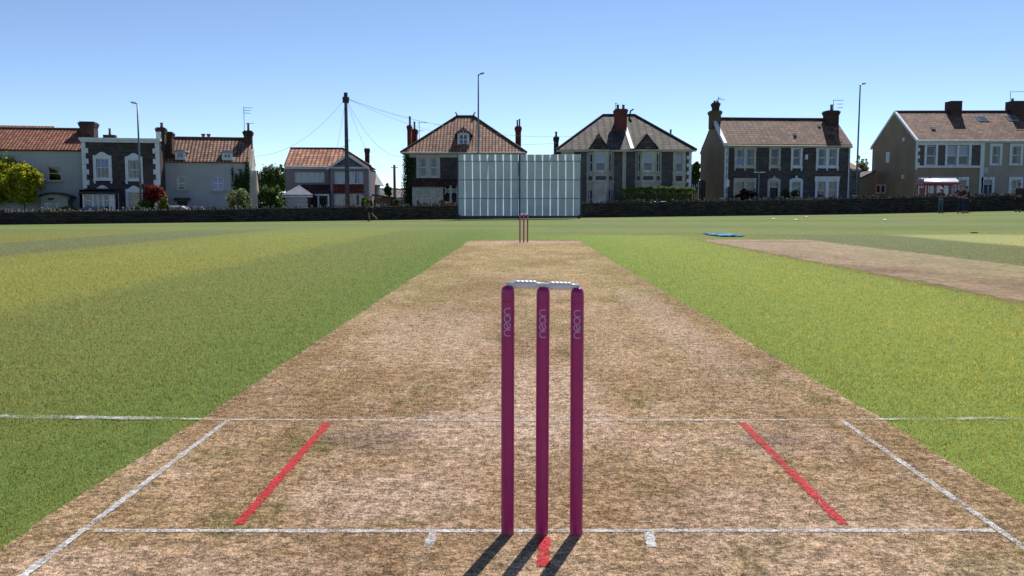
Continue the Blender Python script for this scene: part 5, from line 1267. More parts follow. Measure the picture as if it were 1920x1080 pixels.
def crown_points(blobs, n_, shell_=.55):
    """points in many small clumps spread over the given ellipsoids"""
    out = []; outw = []; tot = sum(b[3] * b[4] * b[5] for b in blobs)
    for cx_, cy_, cz_, rx, ry, rz in blobs:
        k = int(n_ * rx * ry * rz / tot); nc = max(14, int(k / 60))
        d_ = rng.normal(0, 1, (nc, 3)); d_ /= np.linalg.norm(d_, axis=1)[:, None]; rr = rng.uniform(shell_, 1.0, nc)[:, None]
        cc = d_ * rr; cr = rng.uniform(.10, .26, nc)
        idx = rng.integers(0, nc, k); q = rng.normal(0, 1, (k, 3)) * cr[idx][:, None] * .6 + cc[idx]
        out.append(q * np.array([rx, ry, rz]) + np.array([cx_, cy_, cz_])); outw.append(d_[idx])
    return np.concatenate(out), np.concatenate(outw)
def plant(name, label, cat, px, D, crown, kind, leaves=6000, leaf=.16, trunk=.09, group=None, blobs=None, lean=0, z_off=0):
    """crown = (px0, y0, px1, y1) outline of the crown in the picture at that distance"""
    base = at_depth(px, 385, D); base.z = gzf(base.x, base.y) + z_off
    root = empty(name, base, 0, label, cat, group)
    a = at_depth(crown[0], (crown[1] + crown[3]) / 2, D); b = at_depth(crown[2], (crown[1] + crown[3]) / 2, D)
    t = at_depth((crown[0] + crown[2]) / 2, crown[1], D); bo = at_depth((crown[0] + crown[2]) / 2, crown[3], D)
    cx_ = (a.x + b.x) / 2 - base.x; rx = (b.x - a.x) / 2; zc_ = (t.z + bo.z) / 2 - base.z; rz = (t.z - bo.z) / 2
    if blobs is None:
        blobs = [(0, 0, -.05, .78, .78, .8)] + [(random.uniform(-.5, .5), random.uniform(-.5, .5), random.uniform(-.45, .6), random.uniform(.32, .5), .45, random.uniform(.3, .45)) for _ in range(7)]
    bl = [(cx_ + q[0] * rx, q[1] * rx, zc_ + q[2] * rz, q[3] * rx, q[4] * rx, q[5] * rz) for q in blobs]
    P, O = crown_points(bl, leaves); V = leaf_quads(P, leaf, O)
    zmin = .02; V[:, 2] = np.maximum(V[:, 2], zmin)
    np_mesh('crown', V, 4, GREENS[kind], root, rng.uniform(0, 1, len(V) // 4))
    m = MB(); top = Vector((cx_ * .8, 0, zc_)); h0 = Vector((0, 0, -.2))
    mid = Vector((cx_ * .3 + lean, 0, (zc_ - rz) * .9 + .1 if zc_ - rz > .5 else zc_ * .3))
    m.tube([h0, mid, top], [trunk, trunk * .75, trunk * .35], 8)
    for k in range(7):
        q = bl[k % len(bl)]; e = Vector((q[0] + random.uniform(-.3, .3) * q[3], q[1] + random.uniform(-.5, .5) * q[4], q[2] + random.uniform(-.1, .5) * q[5])); s0 = mid.lerp(top, random.uniform(0, .6))
        m.tube([s0, s0.lerp(e, .5) + Vector((0, 0, .1)), e], [trunk * .45, trunk * .3, trunk * .1], 6)
    m.build('trunk', 'trunk', root, True)
    return root
plant('lime_tree', 'lime yellow leaved tree in front of the cream house, trunk visible', 'tree', 48, 58.5, (2, 300, 82, 388), 'lime', 20000, .15, .07)
plant('lime_tree', 'paler green tree cut by the left picture edge', 'tree', -4, 60, (-70, 280, 66, 392), 'lime', 32000, .17, .16)
plant('shrub', 'small bright green shrub peeping over the wall by the cream porch', 'shrub', 125, 57.3, (102, 386, 148, 402), 'hedge', 2500, .11, .03)
plant('maple', 'dark red maple at the corner of the dark stone house', 'tree', 288, 59.2, (264, 341, 314, 384), 'red', 6500, .13, .05)
plant('shrub', 'round green shrub left below the red maple', 'shrub', 276, 58.4, (260, 371, 292, 402), 'mid', 3800, .11, .04)
plant('shrub', 'yellow green shrub right below the red maple', 'shrub', 306, 58.4, (293, 366, 319, 402), 'olive', 3000, .11, .04)
plant('shrub', 'big pale flowering shrub at the right corner of the dormer cottage', 'shrub', 447, 60.5, (420, 348, 474, 402), 'pale', 9000, .12, .07)
plant('tree', 'dark round tree between the dormer cottage and the orange roofed house', 'tree', 508, 82, (476, 304, 544, 372), 'mid', 20000, .16, .14)
plant('garden_shrub', 'green hedge like shrub right of the dormer cottage gable', 'shrub', 506, 66, (480, 350, 532, 402), 'mid', 16000, .13, .06, blobs=[(-.4, 0, 0, .55, .6, 1.0), (.4, 0, 0, .55, .6, .95), (0, 0, .05, .5, .6, .98), (0, 0, -.6, .95, .6, .5)])
plant('shrub', 'light green shrub by the right corner of the orange roofed house', 'shrub', 683, 66.5, (672, 366, 695, 400), 'hedge', 2200, .13, .03)
plant('tree', 'small dark feathery tree in the gap on the skyline', 'tree', 728, 112, (720, 343, 737, 372), 'dark', 1800, .26, .1)
plant('shrub', 'olive shrub left of the dormer villa', 'shrub', 745, 68, (733, 373, 756, 400), 'olive', 2600, .14, .04)
plant('shrub', 'pinkish dry flowering shrub in front of the villa porch', 'shrub', 838, 66, (818, 374, 858, 402), 'brownish', 2600, .12, .04)
plant('tree', 'pale green tree behind the right end of the bay windowed villas', 'tree', 1305, 96, (1288, 299, 1318, 350), 'mid', 3600, .24, .1)
plant('shrub', 'dark purple shrub under the left ground floor window', 'shrub', 1398, 69.5, (1374, 353, 1424, 384), 'plum', 4200, .14, .05)
plant('shrub', 'rounded green shrub between the two front doors', 'shrub', 1470, 69.5, (1459, 350, 1483, 384), 'mid', 2800, .11, .04)
plant('shrub', 'square clipped dark shrub in front of the white door', 'shrub', 1492, 69.3, (1480, 352, 1504, 384), 'dark', 3000, .11, .04)
plant('birch', 'pale feathery tree in the gap beside the right lamp post', 'tree', 1617, 90, (1597, 288, 1634, 362), 'grey', 3200, .2, .08)
plant('shrub', 'green shrub growing over the wall at the right of the picture', 'shrub', 1862, 69.0, (1845, 362, 1874, 384), 'dark', 2200, .13, .04)

def hedge(name, label, px0, y0, px1, y1, D, kind, n_=20000):
    base = at_depth((px0 + px1) / 2, 385, D); base.z = gzf(base.x, base.y); a = at_depth(px0, (y0 + y1) / 2, D); b = at_depth(px1, (y0 + y1) / 2, D); t = at_depth((px0 + px1) / 2, y0, D)
    L = b.x - a.x; H = t.z - base.z; root = empty(name, base, 0, label, 'hedge')
    P = rng.uniform(-1, 1, (n_, 3)); ax = rng.integers(0, 3, n_); 
    top = rng.uniform(0, 1, n_) < .5; sgn = np.sign(rng.uniform(-1, 1, n_))
    P[top, 2] = rng.uniform(.86, 1.02, top.sum()); side_ = ~top; P[side_, 1] = sgn[side_] * rng.uniform(.8, 1.02, side_.sum())
    r4 = (np.abs(P[:, 0]) ** 8 + np.abs(P[:, 2].clip(0, 2)) ** 5 + np.abs(P[:, 1]) ** 5) ** (1 / 6); k = np.where(r4 > 1, 1 / r4, 1)
    bum = 1 + .02 * np.sin(P[:, 0] * 23) + .03 * np.sin(P[:, 0] * 5 + 1)
    Q = np.stack([P[:, 0] * k * L / 2, P[:, 1] * k * .9, (P[:, 2] * k * bum * .5 + .5) * H], -1)
    O = np.stack([P[:, 0] * 0, P[:, 1] * .6, P[:, 2]], -1)
    V = leaf_quads(Q, .10, O); V[:, 2] = np.maximum(V[:, 2], .02)
    np_mesh('foliage', V, 4, GREENS[kind], root, rng.uniform(0, 1, len(V) // 4))
    m = MB(); m.box(-L / 2 + .5, L / 2 - .5, -.42, .42, 0, H * .8); m.build('inner_branches', 'trunk', root)
hedge('hedge', 'long clipped garden hedge in front of the bay windowed villas', 1160, 351, 1307, 384, 67.5, 'hedge', 26000)
# ivy on two walls
def ivy(house, name, blobs, n_, kind, size=.12):
    """blobs: px, py, rx, rz in metres, lying on the facade"""
    Ps = []
    tot = sum(b[2] * b[3] for b in blobs)
    for px, py, rx, rz in blobs:
        x, z = house.F(px, py); k = int(n_ * rx * rz / tot); q = rng.normal(0, .5, (k, 2)).clip(-1.1, 1.1)
        Ps.append(np.stack([x + q[:, 0] * rx, -.05 - np.abs(rng.normal(0, .09, k)), z + q[:, 1] * rz], -1))
    P = np.concatenate(Ps); P[:, 2] = P[:, 2].clip(.05, None); V = leaf_quads(P, size, np.tile([0, -1.0, 0], (len(P), 1)))
    np_mesh(name, V, 4, GREENS[kind], house.root, rng.uniform(0, 1, len(V) // 4))
# ivy grows out of the ground: a plant of its own
def ivy_plant(house, label, blobs, n_, kind):
    keep = house.root; x, z = house.F(blobs[0][0], blobs[0][1]); P = house.o
    r_ = empty('ivy', P, house.rot, label, 'ivy'); house.root = r_; ivy(house, 'foliage', blobs, n_, kind); 
    m = MB()
    for b in blobs[::2]:
        bx_, bz_ = house.F(b[0], b[1]); m.tube([(bx_, -.06, -.1), (bx_ + .1, -.06, bz_ * .5), (bx_, -.06, bz_)], [.05, .035, .015], 6)
    m.build('stem', 'trunk', r_); house.root = keep
ivy_plant(H3, 'dark green ivy climbing the right end of the dormer cottage', [(464, 322, .14, .9), (462, 345, .2, 1.0), (452, 335, .15, .6), (444, 340, .14, .5), (450, 352, .5, .5), (436, 325, .07, .5)], 2600, 'dark')
ivy_plant(H5, 'dark ivy covering the left corner of the dormer villa', [(763, 300, .3, .8), (765, 320, .4, .9), (764, 345, .4, 1.0), (766, 370, .5, 1.0), (771, 306, .3, .5)], 4200, 'dark')

# ================================================================== STREET FURNITURE
def lamp_post(px, ytop, D, label, head=-1, ybase_px=None):
    t = at_depth(px, ytop, D); bx_ = at_depth(ybase_px or px, 370, D); z0 = gzf(bx_.x, bx_.y) - .05; H = t.z - z0
    root = empty('street_lamp', (bx_.x, bx_.y, z0), 0, label, 'street lamp', 'street lamps along the road'); lx = t.x - bx_.x
    m = MB(); m.tube([(0, 0, 0), (0, 0, 1.3)], .11, 10); m.tube([(0, 0, 1.3), (lx * .4, 0, H * .5), (lx, 0, H)], [.085, .07, .05], 10); m.build('post', 'galv', root, True)
    m = MB(); m.tube([(lx, 0, H), (lx + head * .25, 0, H + .06)], .035, 8)
    m.extr([(lx + head * .12, -.1, H + .03), (lx + head * .42, -.08, H + .08), (lx + head * .42, .08, H + .08), (lx + head * .12, .1, H + .03)], (0, 0, .08)); hd_ = m.build('lamp_head', 'galv', root)
    m = MB(); m.box(lx + min(head * .25, head * .38), lx + max(head * .25, head * .38), -.06, .06, H + .028, H + .04); m.build('lens', 'trim', hd_)
lamp_post(257.5, 195, 60.0, 'tall thin street lamp in front of the dark stone house', -1, 264)
lamp_post(897, 140, 66.0, 'tallest street lamp, standing behind the sight screen', 1, 896.5)
lamp_post(1613, 159, 71.5, 'tall street lamp between the two right hand houses', 1, 1605)

P = at_depth(651.5, 370, 66); z0 = gzf(P.x, P.y); T = at_depth(651, 175, 66)
root = empty('telegraph_pole', (P.x, P.y, z0), 0, 'thick wooden telegraph pole in front of the orange roofed house', 'telegraph pole')
m = MB(); H = T.z - z0; m.tube([(0, 0, -.3), (0, 0, H * .5), (0, 0, H)], [.175, .15, .11], 14); m.build('pole', 'pole_wood', root, True)
m = MB(); m.tube([(0, 0, H - .62), (0, 0, H - .3)], .21, 12); m.tube([(0, 0, H - .3), (0, 0, H + .05)], .14, 10)
for k in range(6): a_ = k * math.pi / 3; m.tube([(.2 * math.cos(a_), .2 * math.sin(a_), H - .7), (.22 * math.cos(a_), .22 * math.sin(a_), H - .25)], .035, 6)
m.build('terminal_block', 'black_metal', root)
m = MB()
for k in range(9): m.bar((-.26 if k % 2 else .26, 0, 2.6 + k * .45), (0, 0, 2.6 + k * .45), .025)
m.build('climbing_steps', 'black_metal', root)
PT = Vector((P.x, P.y, z0 + H - .35))
P = at_depth(740, 360, 98); z0 = gzf(P.x, P.y); T = at_depth(740, 309, 98)
root = empty('telegraph_pole', (P.x, P.y, z0), 0, 'short distant telegraph pole in the gap left of the dormer villa', 'telegraph pole')
m = MB(); m.tube([(0, 0, -.3), (0, 0, T.z - z0)], [.19, .13], 10); m.build('pole', 'pole_wood', root, True); m = MB(); m.bar((-.4, 0, T.z - z0 - .3), (.4, 0, T.z - z0 - .3), .07); m.build('crossarm', 'pole_wood', root)
FT = Vector((P.x, P.y, T.z - .3))
def wire(a, b, sag, label):
    m = MB(); pts = [a.lerp(b, k / 16) - Vector((0, 0, sag * 4 * (k / 16) * (1 - k / 16))) for k in range(17)]; m.tube(pts, .0085, 5)
    o = m.build('overhead_wire', 'wire', None, True); tag(o, label, 'wire', 'wires from the telegraph pole')
wire(PT, at_depth(478, 293, 66), 1.0, 'overhead wire sagging left from the wooden pole to the dormer cottage')
wire(PT, at_depth(631, 281, 71), .2, 'overhead wire dropping steeply to the orange tiled roof')
wire(PT, at_depth(860, 238, 73), .35, 'overhead wire from the wooden pole to the dormer villa roof')
wire(PT, at_depth(1045, 268, 75), 1.2, 'long overhead wire crossing behind the central lamp to the bay villas')
wire(PT, at_depth(1156, 248, 72.5), 1.3, 'highest overhead wire running right from the wooden pole to the red chimney')
wire(PT, FT, 2.2, 'overhead wire drooping from the wooden pole to the short distant pole')
wire(PT, at_depth(762, 293, 71), 1.3, 'overhead wire drooping to the left corner of the dormer villa')

# signs
def post(px, y0, D, r_=.035):
    P = at_depth(px, 370, D); z0 = gzf(P.x, P.y); t = at_depth(px, y0, D); return P, z0, t.z - z0
P, z0, H = post(1422, 323, 69.5); root = empty('double_bracket_post', (P.x, P.y, z0), 0, 'slim grey post with pale cross bar in front of the long stone house', 'sign post')
m = MB(); m.tube([(0, 0, -.1), (0, 0, H)], .045, 8); m.build('post', 'galv', root); m = MB(); m.bar((-.42, 0, H), (-.06, 0, H), .05, .07); m.bar((.06, 0, H), (.48, 0, H), .05, .07); m.build('cross_bar', 'trim', root)
P, z0, H = post(1363.5, 337, 69.2); root = empty('road_sign', (P.x, P.y, z0), 0, 'narrow white road sign on a post by the gable corner', 'road sign')
m = MB(); m.tube([(0, 0, -.1), (0, 0, H)], .035, 8); m.build('post', 'galv', root); m = MB(); m.box(-.12, .12, -.06, -.035, H - .55, H); m.build('sign_plate', 'trim', root)
P, z0, H = post(1852, 314, 69.5); root = empty('bus_stop_pole', (P.x, P.y, z0), 0, 'bus stop pole with small flag in front of the cream terrace', 'bus stop')
m = MB(); m.tube([(0, 0, -.1), (0, 0, H)], .045, 8); m.build('post', 'galv', root); m = MB(); m.box(-.42, -.05, -.02, .02, H - .42, H - .02); m.build('flag', 'lead', root)

# bus shelter
D = 70.0; a = at_depth(1725, 336, D); b = at_depth(1797, 336, D); z0 = gzf((a.x + b.x) / 2, a.y); zt = at_depth(1760, 334, D).z - z0; W = b.x - a.x
root = empty('bus_shelter', (a.x, a.y, z0), 0, 'red framed bus shelter with pale curved roof by the tan gable house', 'bus shelter')
m = MB(); n_ = 9; pts = []
for k in range(n_ + 1): u = k / n_; pts.append((-.15 + 1.5 * u, zt - .35 + .35 * math.sin(math.pi * min(1, u * 1.05)) ** .6))
for (ya, za), (yb, zb) in zip(pts, pts[1:]): m.extr([(.25, ya, za), (W, ya, za), (W, yb, zb), (.25, yb, zb)], (0, 0, -.04))
m.build('roof', 'trim', root, True)
m = MB(); m.box(0.2, W + .02, -.2, -.14, zt - .5, zt - .34); m.xz([(.2, zt - .5), (.26, zt - .5), (.26, zt - .05), (.2, zt - .3)], -.14, 1.3)
for x_ in (.35, W * .38, W * .80, W * .97):
    for y_ in (0.0, 1.25): m.box(x_, x_ + .09, y_, y_ + .09, -.1, zt - .36)
m.box(.35, W, 1.27, 1.32, .35, .43); m.box(.35, W, 1.27, 1.32, zt - .55, zt - .45); m.box(0.0, .38, .0, .09, .1, zt - .75); m.build('frame', 'red_paint', root)
m = MB(); m.box(.45, W - .1, 1.285, 1.295, .44, zt - .56); m.build('glass_panel', 'glass', root)
m = MB(); m.box(W * .42, W * .78, 1.0, 1.06, .9, 1.9); m.build('poster_panel', 'curtain', root)
m = MB(); m.box(.6, W * .75, .75, 1.05, .55, .6); m.box(.7, .76, .85, .95, 0, .55); m.box(W * .7, W * .7 + .06, .85, .95, 0, .55); m.build('bench', 'red_paint', root)

# ================================================================== CARS (mostly hidden by the wall)
def car(px, D, rot, col, label, k=1.0):
    P = at_depth(px, 385, D); z0 = gzf(P.x, P.y) + .055; name = 'parked_car'
    root = empty(name, (P.x, P.y, z0), rot, label, 'car', 'cars parked behind the wall')
    mt = plain('car paint ' + label[:12], col, .25, .04, 2, .6)
    L = 4.1 * k; Wd = .86; m = MB()
    low = [(-L / 2, .30), (-L / 2 + .05, .72), (-L / 2 + .25, .86), (-L * .22, .93), (L * .26, .90), (L / 2 - .15, .78), (L / 2, .55), (L / 2 - .03, .26)]
    m.xz(low, -Wd, Wd)
    def ring(z, xa, xb, yy): return [(xa, -yy, z), (xb, -yy, z), (xb, yy, z), (xa, yy, z)]
    r0 = ring(.90, -L * .44, L * .24, Wd * .96); r1 = ring(1.34, -L * .34, L * .06, Wd * .76); r2 = ring(1.44, -L * .27, L * .0, Wd * .68)
    i = len(m.v); m.v += r1 + r2
    for q in ((0, 1, 5, 4), (1, 2, 6, 5), (2, 3, 7, 6), (3, 0, 4, 7), (4, 5, 6, 7)): m.f.append(tuple(i + t for t in q)); m.mi.append(0)
    for t in (0, 1, 2, 3): m.bar(r0[t], r1[t], .07)
    for sg in (-1, 1): m.bar((-L * .1, sg * Wd * .95, .9), (-L * .1, sg * Wd * .77, 1.34), .07)
    m.build('body', mt, root, bevel=.04)
    m = MB(); g0 = [(p[0] * .985, p[1] * .975, p[2]) for p in r0]; g1 = [(p[0] * .985, p[1] * .975, p[2] - .01) for p in r1]; i = len(m.v); m.v += g0 + g1
    for q in ((0, 1, 5, 4), (1, 2, 6, 5), (2, 3, 7, 6), (3, 0, 4, 7)): m.f.append(tuple(i + t for t in q)); m.mi.append(0)
    m.build('windows', 'sky_glass', root)
    for sx in (-L * .31, L * .31):
        for sy in (-1, 1):
            m = MB(); m.tube([(sx, sy * (Wd - .16), .31), (sx, sy * (Wd + .02), .31)], .31, 20); wh = m.build('wheel', 'black_metal', root)
            m = MB(); m.tube([(sx, sy * (Wd + .02), .31), (sx, sy * (Wd + .03), .31)], .19, 14); m.build('rim', 'galv', wh)
    for sy in (-1, 1):
        m = MB(); m.box(L / 2 - .16, L / 2 - .04, sy * .62 - .14, sy * .62 + .14, .58, .72); m.build('headlight', 'sky_glass', root)
        m = MB(); m.box(-L / 2 - .005, -L / 2 + .08, sy * .66 - .12, sy * .66 + .12, .62, .78); m.build('tail_light', 'red_paint', root)
    return root
rw = math.atan2(WD.y, WD.x)
car(340, 60.0, rw, (.75, .76, .78), 'white car parked before the dormer cottage door')
car(372, 61.6, rw + .1, (.10, .12, .16), 'dark grey car beside the white one by the dormer cottage', .8)
car(193, 59.5, rw + .05, (.10, .16, .28), 'blue car in front of the stone house conservatory', .85)
car(1145, 67.0, rw, (.62, .64, .68), 'silver car below the left bay of the villas', .9)
car(1243, 66.2, rw, (.72, .73, .75), 'white car in front of the clipped garden hedge', .9)
car(1437, 68.6, rw, (.78, .79, .80), 'white car in front of the left front door of the stone pair', .8)
car(1567, 69.0, rw, (.74, .75, .78), 'white car under the right ground floor window of the stone pair', 1.0)
car(1888, 70.5, rw - .05, (.02, .09, .08), 'dark green car at the right end of the wall', 1.1)

# garden fence dark at the end of the villas
P0 = at_depth(1294, 370, 72); P1 = at_depth(1316, 370, 73)
h = House('garden_fence', 'dark timber fence between the villas and the long stone house', 1294, 73, 0, cat='fence'); q = h.Rc(1292, 338, 1322, 384)
m = MB()
k = q[0]
while k < q[2]: m.box(k, k + .14, 0, .03, -.3, q[3] + random.uniform(-.02, .02)); k += .15
m.build('boards', 'ridge_blk', h.root); m = MB(); m.box(q[0], q[2], .03, .08, .4, .5); m.box(q[0], q[2], .03, .08, 1.4, 1.5); m.build('rails', 'trunk', h.root)

# gate pier at the right edge
P = at_depth(1926, 390, 66); z0 = gzf(P.x, P.y); zt = at_depth(1926, 352, 66).z - z0
root = empty('gate_pier', (P.x, P.y, z0), rw, 'dark stone gate pier at the right edge of the picture', 'gate pier')
m = MB(); m.box(-.35, .35, -.35, .35, -.3, zt - .12); m.build('pier', 'field_stone', root); m = MB(); m.box(-.42, .42, -.42, .42, zt - .118, zt); m.build('cap', 'coping', root, bevel=.03)

# ================================================================== SMALL THINGS ON THE FIELD
def blue_mesh():
    a = on_ground(1330, 443); b = on_ground(1392, 443); y0 = on_ground(1360, 446).y; y1 = on_ground(1360, 438.5).y; z = gzf(a.x, a.y)
    M['blue_net'] = plain('light blue plastic mesh', (.10, .42, .62), .5, .3, 6)
    M['dark_net'] = plain('dark blue ground sheet', (.02, .08, .14), .7, .3, 6)
    root = empty('plastic_netting', ((a.x + b.x) / 2, (y0 + y1) / 2, z), 0, 'crumpled light blue netting lying at the far end of the worn strip', 'netting'); W = b.x - a.x; m = MB(); Dp = (y1 - y0) * .7; W *= .72
    def zf(u, v): return (.012 + .02 * abs(math.sin(u * 9 + v * 3)) + .012)*1 + 0 if False else .012 + .02 * abs(math.sin(u * 9 + v * 3)) + .012 * abs(math.sin(v * 7 + u * 4))
    nu, nv = 26, 18
    for i in range(nu):
        u = i / (nu - 1); m.tube([((u - .5) * W + .04 * math.sin(v_ / nv * 9), (v_ / nv - .5) * Dp, zf(u, v_ / nv)) for v_ in range(nv + 1)], .012, 5, False)
    for j in range(nv + 1):
        v_ = j / nv; m.tube([((i / nu - .5) * W, (v_ - .5) * Dp, zf(i / nu, v_)) for i in range(nu + 1)], .012, 5, False)
    m.build('mesh', 'blue_net', root)
    m = MB()
    for i in range(12):
        for j in range(5):
            q = [(i, j), (i + 1, j), (i + 1, j + 1), (i, j + 1)]; m.face([((u / 12 - .5) * W * .96, (v_ / 5 - .5) * Dp * .9, zf(u / 12, v_ / 5) - .008) for u, v_ in q])
    m.build('ground_sheet', 'dark_net', root)
blue_mesh()
M['disc_white'] = plain('pale marker plastic', (.55, .57, .46), .6, .05); M['disc_orange'] = plain('orange marker plastic', (.75, .20, .08), .5, .05)
def on_terrain(px, py):
    r = ray(px, py); t = 5.0
    while t < 120:
        P = CAM + r * t
        if P.z <= gzf(P.x, P.y): return P
        t += .05
    return CAM + r * 60
proto = None
for px, py, c, lb in ((1450, 411.5, 'w', 'white marker cone on the outfield, leftmost of the three'), (1492, 413, 'w', 'white marker cone on the outfield nearest the orange one'), (1659, 413.5, 'w', 'white marker cone on the outfield, far right of the others'), (1512, 407.5, 'o', 'orange marker cone close to the stone wall')):
    P = on_terrain(px, py); m = MB(); lathe(m, [(.13, 0.0), (.13, .01), (.10, .03), (.05, .07), (.04, .07), (.04, .05)], 'z', (0, 0, 0), 20)
    o = m.build('marker_cone', 'disc_white' if c == 'w' else 'disc_orange', None, True); o.location = P; tag(o, lb, 'marker cone', 'training cones on the outfield')
# clump
P = on_ground(1826, 438.5); P.z = gzf(P.x, P.y); m = MB()
for k in range(9): m.stone((random.uniform(-.12, .12), random.uniform(-.1, .1), .015), .08, .08, .045, .5, random.uniform(0, 3))
o = m.build('soil_clods', plain('brown soil', (.13, .09, .05), .95, .3, 5), None); o.location = P; tag(o, 'small brown heap of turf clods on the pale strip at right', 'soil')
# traces of the white boundary line
M['faint'] = paint_mat('boundary paint', (.60, .60, .55), .6, False)
for px0, px1, py0, py1 in ((-40, 48, 424.2, 423.6), (836, 858, 414.5, 414.2), (1091, 1136, 411.6, 410.6)):
    m = MB(); n_ = 12; a0 = on_terrain(px0, py0); a1 = on_terrain(px1, py1)
    for k in range(n_):
        p = a0.lerp(a1, k / n_); q = a0.lerp(a1, (k + 1) / n_)
        m.face([(p.x, p.y, gzf(p.x, p.y) + .012), (q.x, q.y, gzf(q.x, q.y) + .012), (q.x, q.y + .3, gzf(q.x, q.y + .3) + .012), (p.x, p.y + .3, gzf(p.x, p.y + .3) + .012)])
    struct(m.build('boundary_line', 'faint'))

# ================================================================== PEOPLE
def skin_obj(name, verts, edges, rad, mat, parent, root_i=0, sub=1):
    me = bpy.data.meshes.new(name); me.from_pydata([tuple(v) for v in verts], edges, []); me.materials.append(M[mat] if isinstance(mat, str) else mat)
    o = bpy.data.objects.new(name, me); COL.objects.link(o); o.parent = parent
    o.modifiers.new('skin', 'SKIN'); me.skin_vertices.new() if not me.skin_vertices else None
    for i, r_ in enumerate(rad):
        sv = me.skin_vertices[0].data[i]; sv.radius = (r_, r_) if not isinstance(r_, tuple) else r_; sv.use_root = (i == root_i)
    s_ = o.modifiers.new('sub', 'SUBSURF'); s_.levels = s_.render_levels = sub
    for pl in me.polygons: pl.use_smooth = True
    return o
def person(px, py, rot, label, arms, legs, cl, hat=None, hk=1.0, sleeves=True, shorts=False):
    """arms, legs: for each side (joint positions); the figure faces -Y before rot"""
    P = on_terrain(px, py) if not isinstance(py, Vector) else py
    root = empty('person', P, rot, label, 'person'); root.scale = (hk, hk, hk)
    V = [(0, 0, .95), (0, 0, 1.12), (0, .0, 1.32), (0, .01, 1.47), (0, -.005, 1.56), (0, -.015, 1.66), (0, -.01, 1.745)]
    Rr = [(.15, .11), (.13, .10), (.165, .105), (.06, .06), (.055, .062), (.078, .095), (.055, .065)]; E = [(i, i + 1) for i in range(6)]
    def add(par, pts, rad):
        for p, r_ in zip(pts, rad): V.append(p); Rr.append(r_); E.append((par, len(V) - 1)); par = len(V) - 1
        return par
    hands = []
    for sg, (el, wr_) in zip((-1, 1), arms):
        sh_ = (sg * .19, 0, 1.42)
        e = add(2, [sh_, el, wr_], [.056, .043, .030])
        d_ = (Vector(wr_) - Vector(el)).normalized(); palm = Vector(wr_) + d_ * .07; pi_ = add(e, [palm], [(.034, .02)])
        sd_ = d_.cross(Vector((0, 1, .2))).normalized()
        for k in range(4):
            f0 = palm + d_ * .025 + sd_ * (.012 * (k - 1.5) * 1.5); ln_ = (.055, .065, .06, .045)[k]
            f1 = f0 + d_ * ln_ * .6; f2 = f1 + (d_ * .7 + Vector((0, -.5, -.3))).normalized() * ln_ * .5
            add(pi_, [f0, f1, f2], [.0095, .009, .008])
        th = palm - sd_ * .03 - d_ * .03; add(pi_, [th, th - sd_ * .02 + d_ * .035], [.011, .009])
    for sg, (kn, an) in zip((-1, 1), legs):
        e = add(0, [(sg * .095, 0, .88), kn, an], [.088, .058, .040])
        A_ = Vector(an); add(e, [A_ + Vector((0, -.02, -.05)), A_ + Vector((0, -.15, -.055))], [.042, .035])
    b = skin_obj('body', V, E, Rr, 'skin', root)
    # face: nose, eyes, mouth, ears as small details on the head
    m = MB(); m.stone((0, -.118, 1.655), .03, .04, .05, .2)
    for s_ in (-1, 1): m.stone((s_ * .08, .0, 1.66), .02, .04, .06, .2)
    m.build('face', 'skin', root)
    m = MB()
    for s_ in (-1, 1): m.stone((s_ * .032, -.104, 1.685), .022, .012, .012, .1)
    m.stone((0, -.106, 1.61), .045, .01, .01, .1); m.build('eyes_and_mouth', 'door_dark', root)
    # hair
    hv = [(0, .03, 1.66), (0, .02, 1.73), (0, -.02, 1.765)]; skin_obj('hair', hv, [(0, 1), (1, 2)], [(.078, .085), (.08, .09), (.06, .05)], cl.get('hair', 'trunk'), root)
    # shirt
    sv = [(0, 0, .98), (0, 0, 1.14), (0, 0, 1.33), (0, 0, 1.45)]; sr_ = [(.165, .125), (.148, .118), (.18, .12), (.085, .07)]; se = [(0, 1), (1, 2), (2, 3)]
    for sg, (el, wr_) in zip((-1, 1), arms):
        i = len(sv); sv.append((sg * .195, 0, 1.425)); sr_.append(.07); se.append((2, i)); e1 = Vector((sg * .19, 0, 1.42)).lerp(Vector(el), .85); sv.append(tuple(e1)); sr_.append(.058); se.append((i, i + 1))
        if sleeves: sv.append(tuple(Vector(el).lerp(Vector(wr_), .9))); sr_.append(.042); se.append((i + 1, i + 2))
    skin_obj('shirt', sv, se, sr_, cl['top'], root)
    tv = [(0, 0, 1.02), (0, 0, .93)]; trr = [(.155, .122), (.165, .125)]; te = [(0, 1)]
    for sg, (kn, an) in zip((-1, 1), legs):
        i = len(tv); tv.append((sg * .10, 0, .84)); trr.append(.103); te.append((1, i)); tv.append(tuple(Vector(kn) + Vector((0, 0, .06 if shorts else 0)))); trr.append(.085 if shorts else .072); te.append((i, i + 1))
        if not shorts: tv.append(tuple(Vector(an) + Vector((0, 0, .03)))); trr.append(.058); te.append((i + 1, i + 2))
    skin_obj('shorts' if shorts else 'trousers', tv, te, trr, cl['legs'], root)
    for sg, (kn, an) in zip((-1, 1), legs):
        A_ = Vector(an); skin_obj('shoe', [A_ + Vector((0, .03, -.05)), A_ + Vector((0, -.06, -.055)), A_ + Vector((0, -.17, -.06))], [(0, 1), (1, 2)], [.05, .052, .042], cl.get('shoes', 'black_metal'), root)
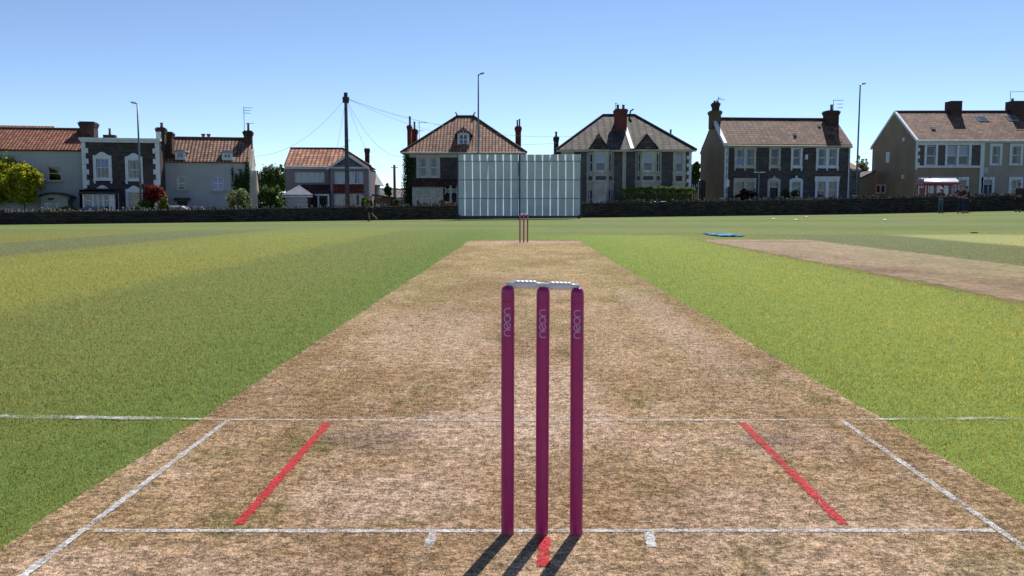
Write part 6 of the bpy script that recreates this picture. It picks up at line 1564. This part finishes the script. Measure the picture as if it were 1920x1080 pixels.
    if hat:
        m = MB(); lathe(m, [(.10, 1.70), (.104, 1.745), (.085, 1.80), (.04, 1.825)], 'z', (0, 0, 0), 16)
        if hat[1] == 'cap': m.extr([(-.07, -.08, 1.712), (.07, -.08, 1.712), (.05, -.2, 1.695), (-.05, -.2, 1.695)], (0, 0, .012))
        else: lathe(m, [(.10, 1.712), (.19, 1.695), (.19, 1.702), (.10, 1.722)], 'z', (0, 0, 0), 20)
        m.build('cap' if hat[1] == 'cap' else 'sun_hat', hat[0], root, True)
    return root
M['c_black'] = plain('black cloth', (.015, .015, .018), .9, .2, 6); M['c_navy'] = plain('navy cloth', (.02, .025, .06), .9, .2, 6); M['c_jeans'] = plain('blue jeans', (.05, .10, .17), .9, .2, 6)
M['c_plum'] = plain('dark plum cloth', (.05, .025, .05), .9, .2, 6); M['c_white'] = plain('white cloth', (.72, .72, .70), .9, .05, 6); M['c_grey'] = plain('dark grey cloth', (.05, .05, .06), .9, .2, 6); M['c_blue'] = plain('deep blue cloth', (.05, .05, .2), .9, .1, 6)
down = [((-.25, .02, 1.15), (-.27, -.06, .90)), ((.25, .02, 1.15), (.27, -.06, .90))]
stand = [((-.11, -.01, .50), (-.12, .02, .085)), ((.11, -.01, .50), (.12, .02, .085))]
folded = [((-.27, -.04, 1.15), (.06, -.2, 1.17)), ((.27, -.04, 1.15), (-.06, -.17, 1.22))]
hips = [((-.36, .06, 1.17), (-.19, -.04, 1.03)), ((.36, .06, 1.17), (.19, -.04, 1.03))]
walk = [((-.10, -.16, .52), (-.10, -.10, .085)), ((.10, .06, .50), (.10, .42, .16))]
swing = [((-.24, .14, 1.17), (-.25, .1, .92)), ((.24, -.10, 1.16), (.23, -.25, .98))]
person(696, 414.8, R(-78), 'person in black top and shorts walking left along the wall', swing, walk, {'top': 'c_black', 'legs': 'c_black', 'hair': 'pot_grey', 'shoes': 'c_grey'}, None, .88, False, True)
person(1763, 399.6, R(8), 'person in white cap and jeans with folded arms before the bus shelter', folded, stand, {'top': 'c_grey', 'legs': 'c_jeans', 'hair': 'trunk'}, ('c_white', 'cap'), 1.0, False)
person(1800, 399.8, R(-20), 'bareheaded person in dark top and navy trousers, hands on hips', hips, stand, {'top': 'c_plum', 'legs': 'c_navy', 'hair': 'brick'}, None, 1.1, False)
person(1810, 398.9, R(15), 'person in pale sun hat half hidden behind the bareheaded one', down, stand, {'top': 'c_black', 'legs': 'c_navy', 'hair': 'trunk'}, ('c_grey', 'hat'), 1.03, True)
person(1909, 397.2, R(-60), 'person in blue cap standing near the right picture edge', swing, stand, {'top': 'c_plum', 'legs': 'c_black', 'hair': 'trunk', 'shoes': 'c_grey'}, ('c_blue', 'cap'), 1.12, True)
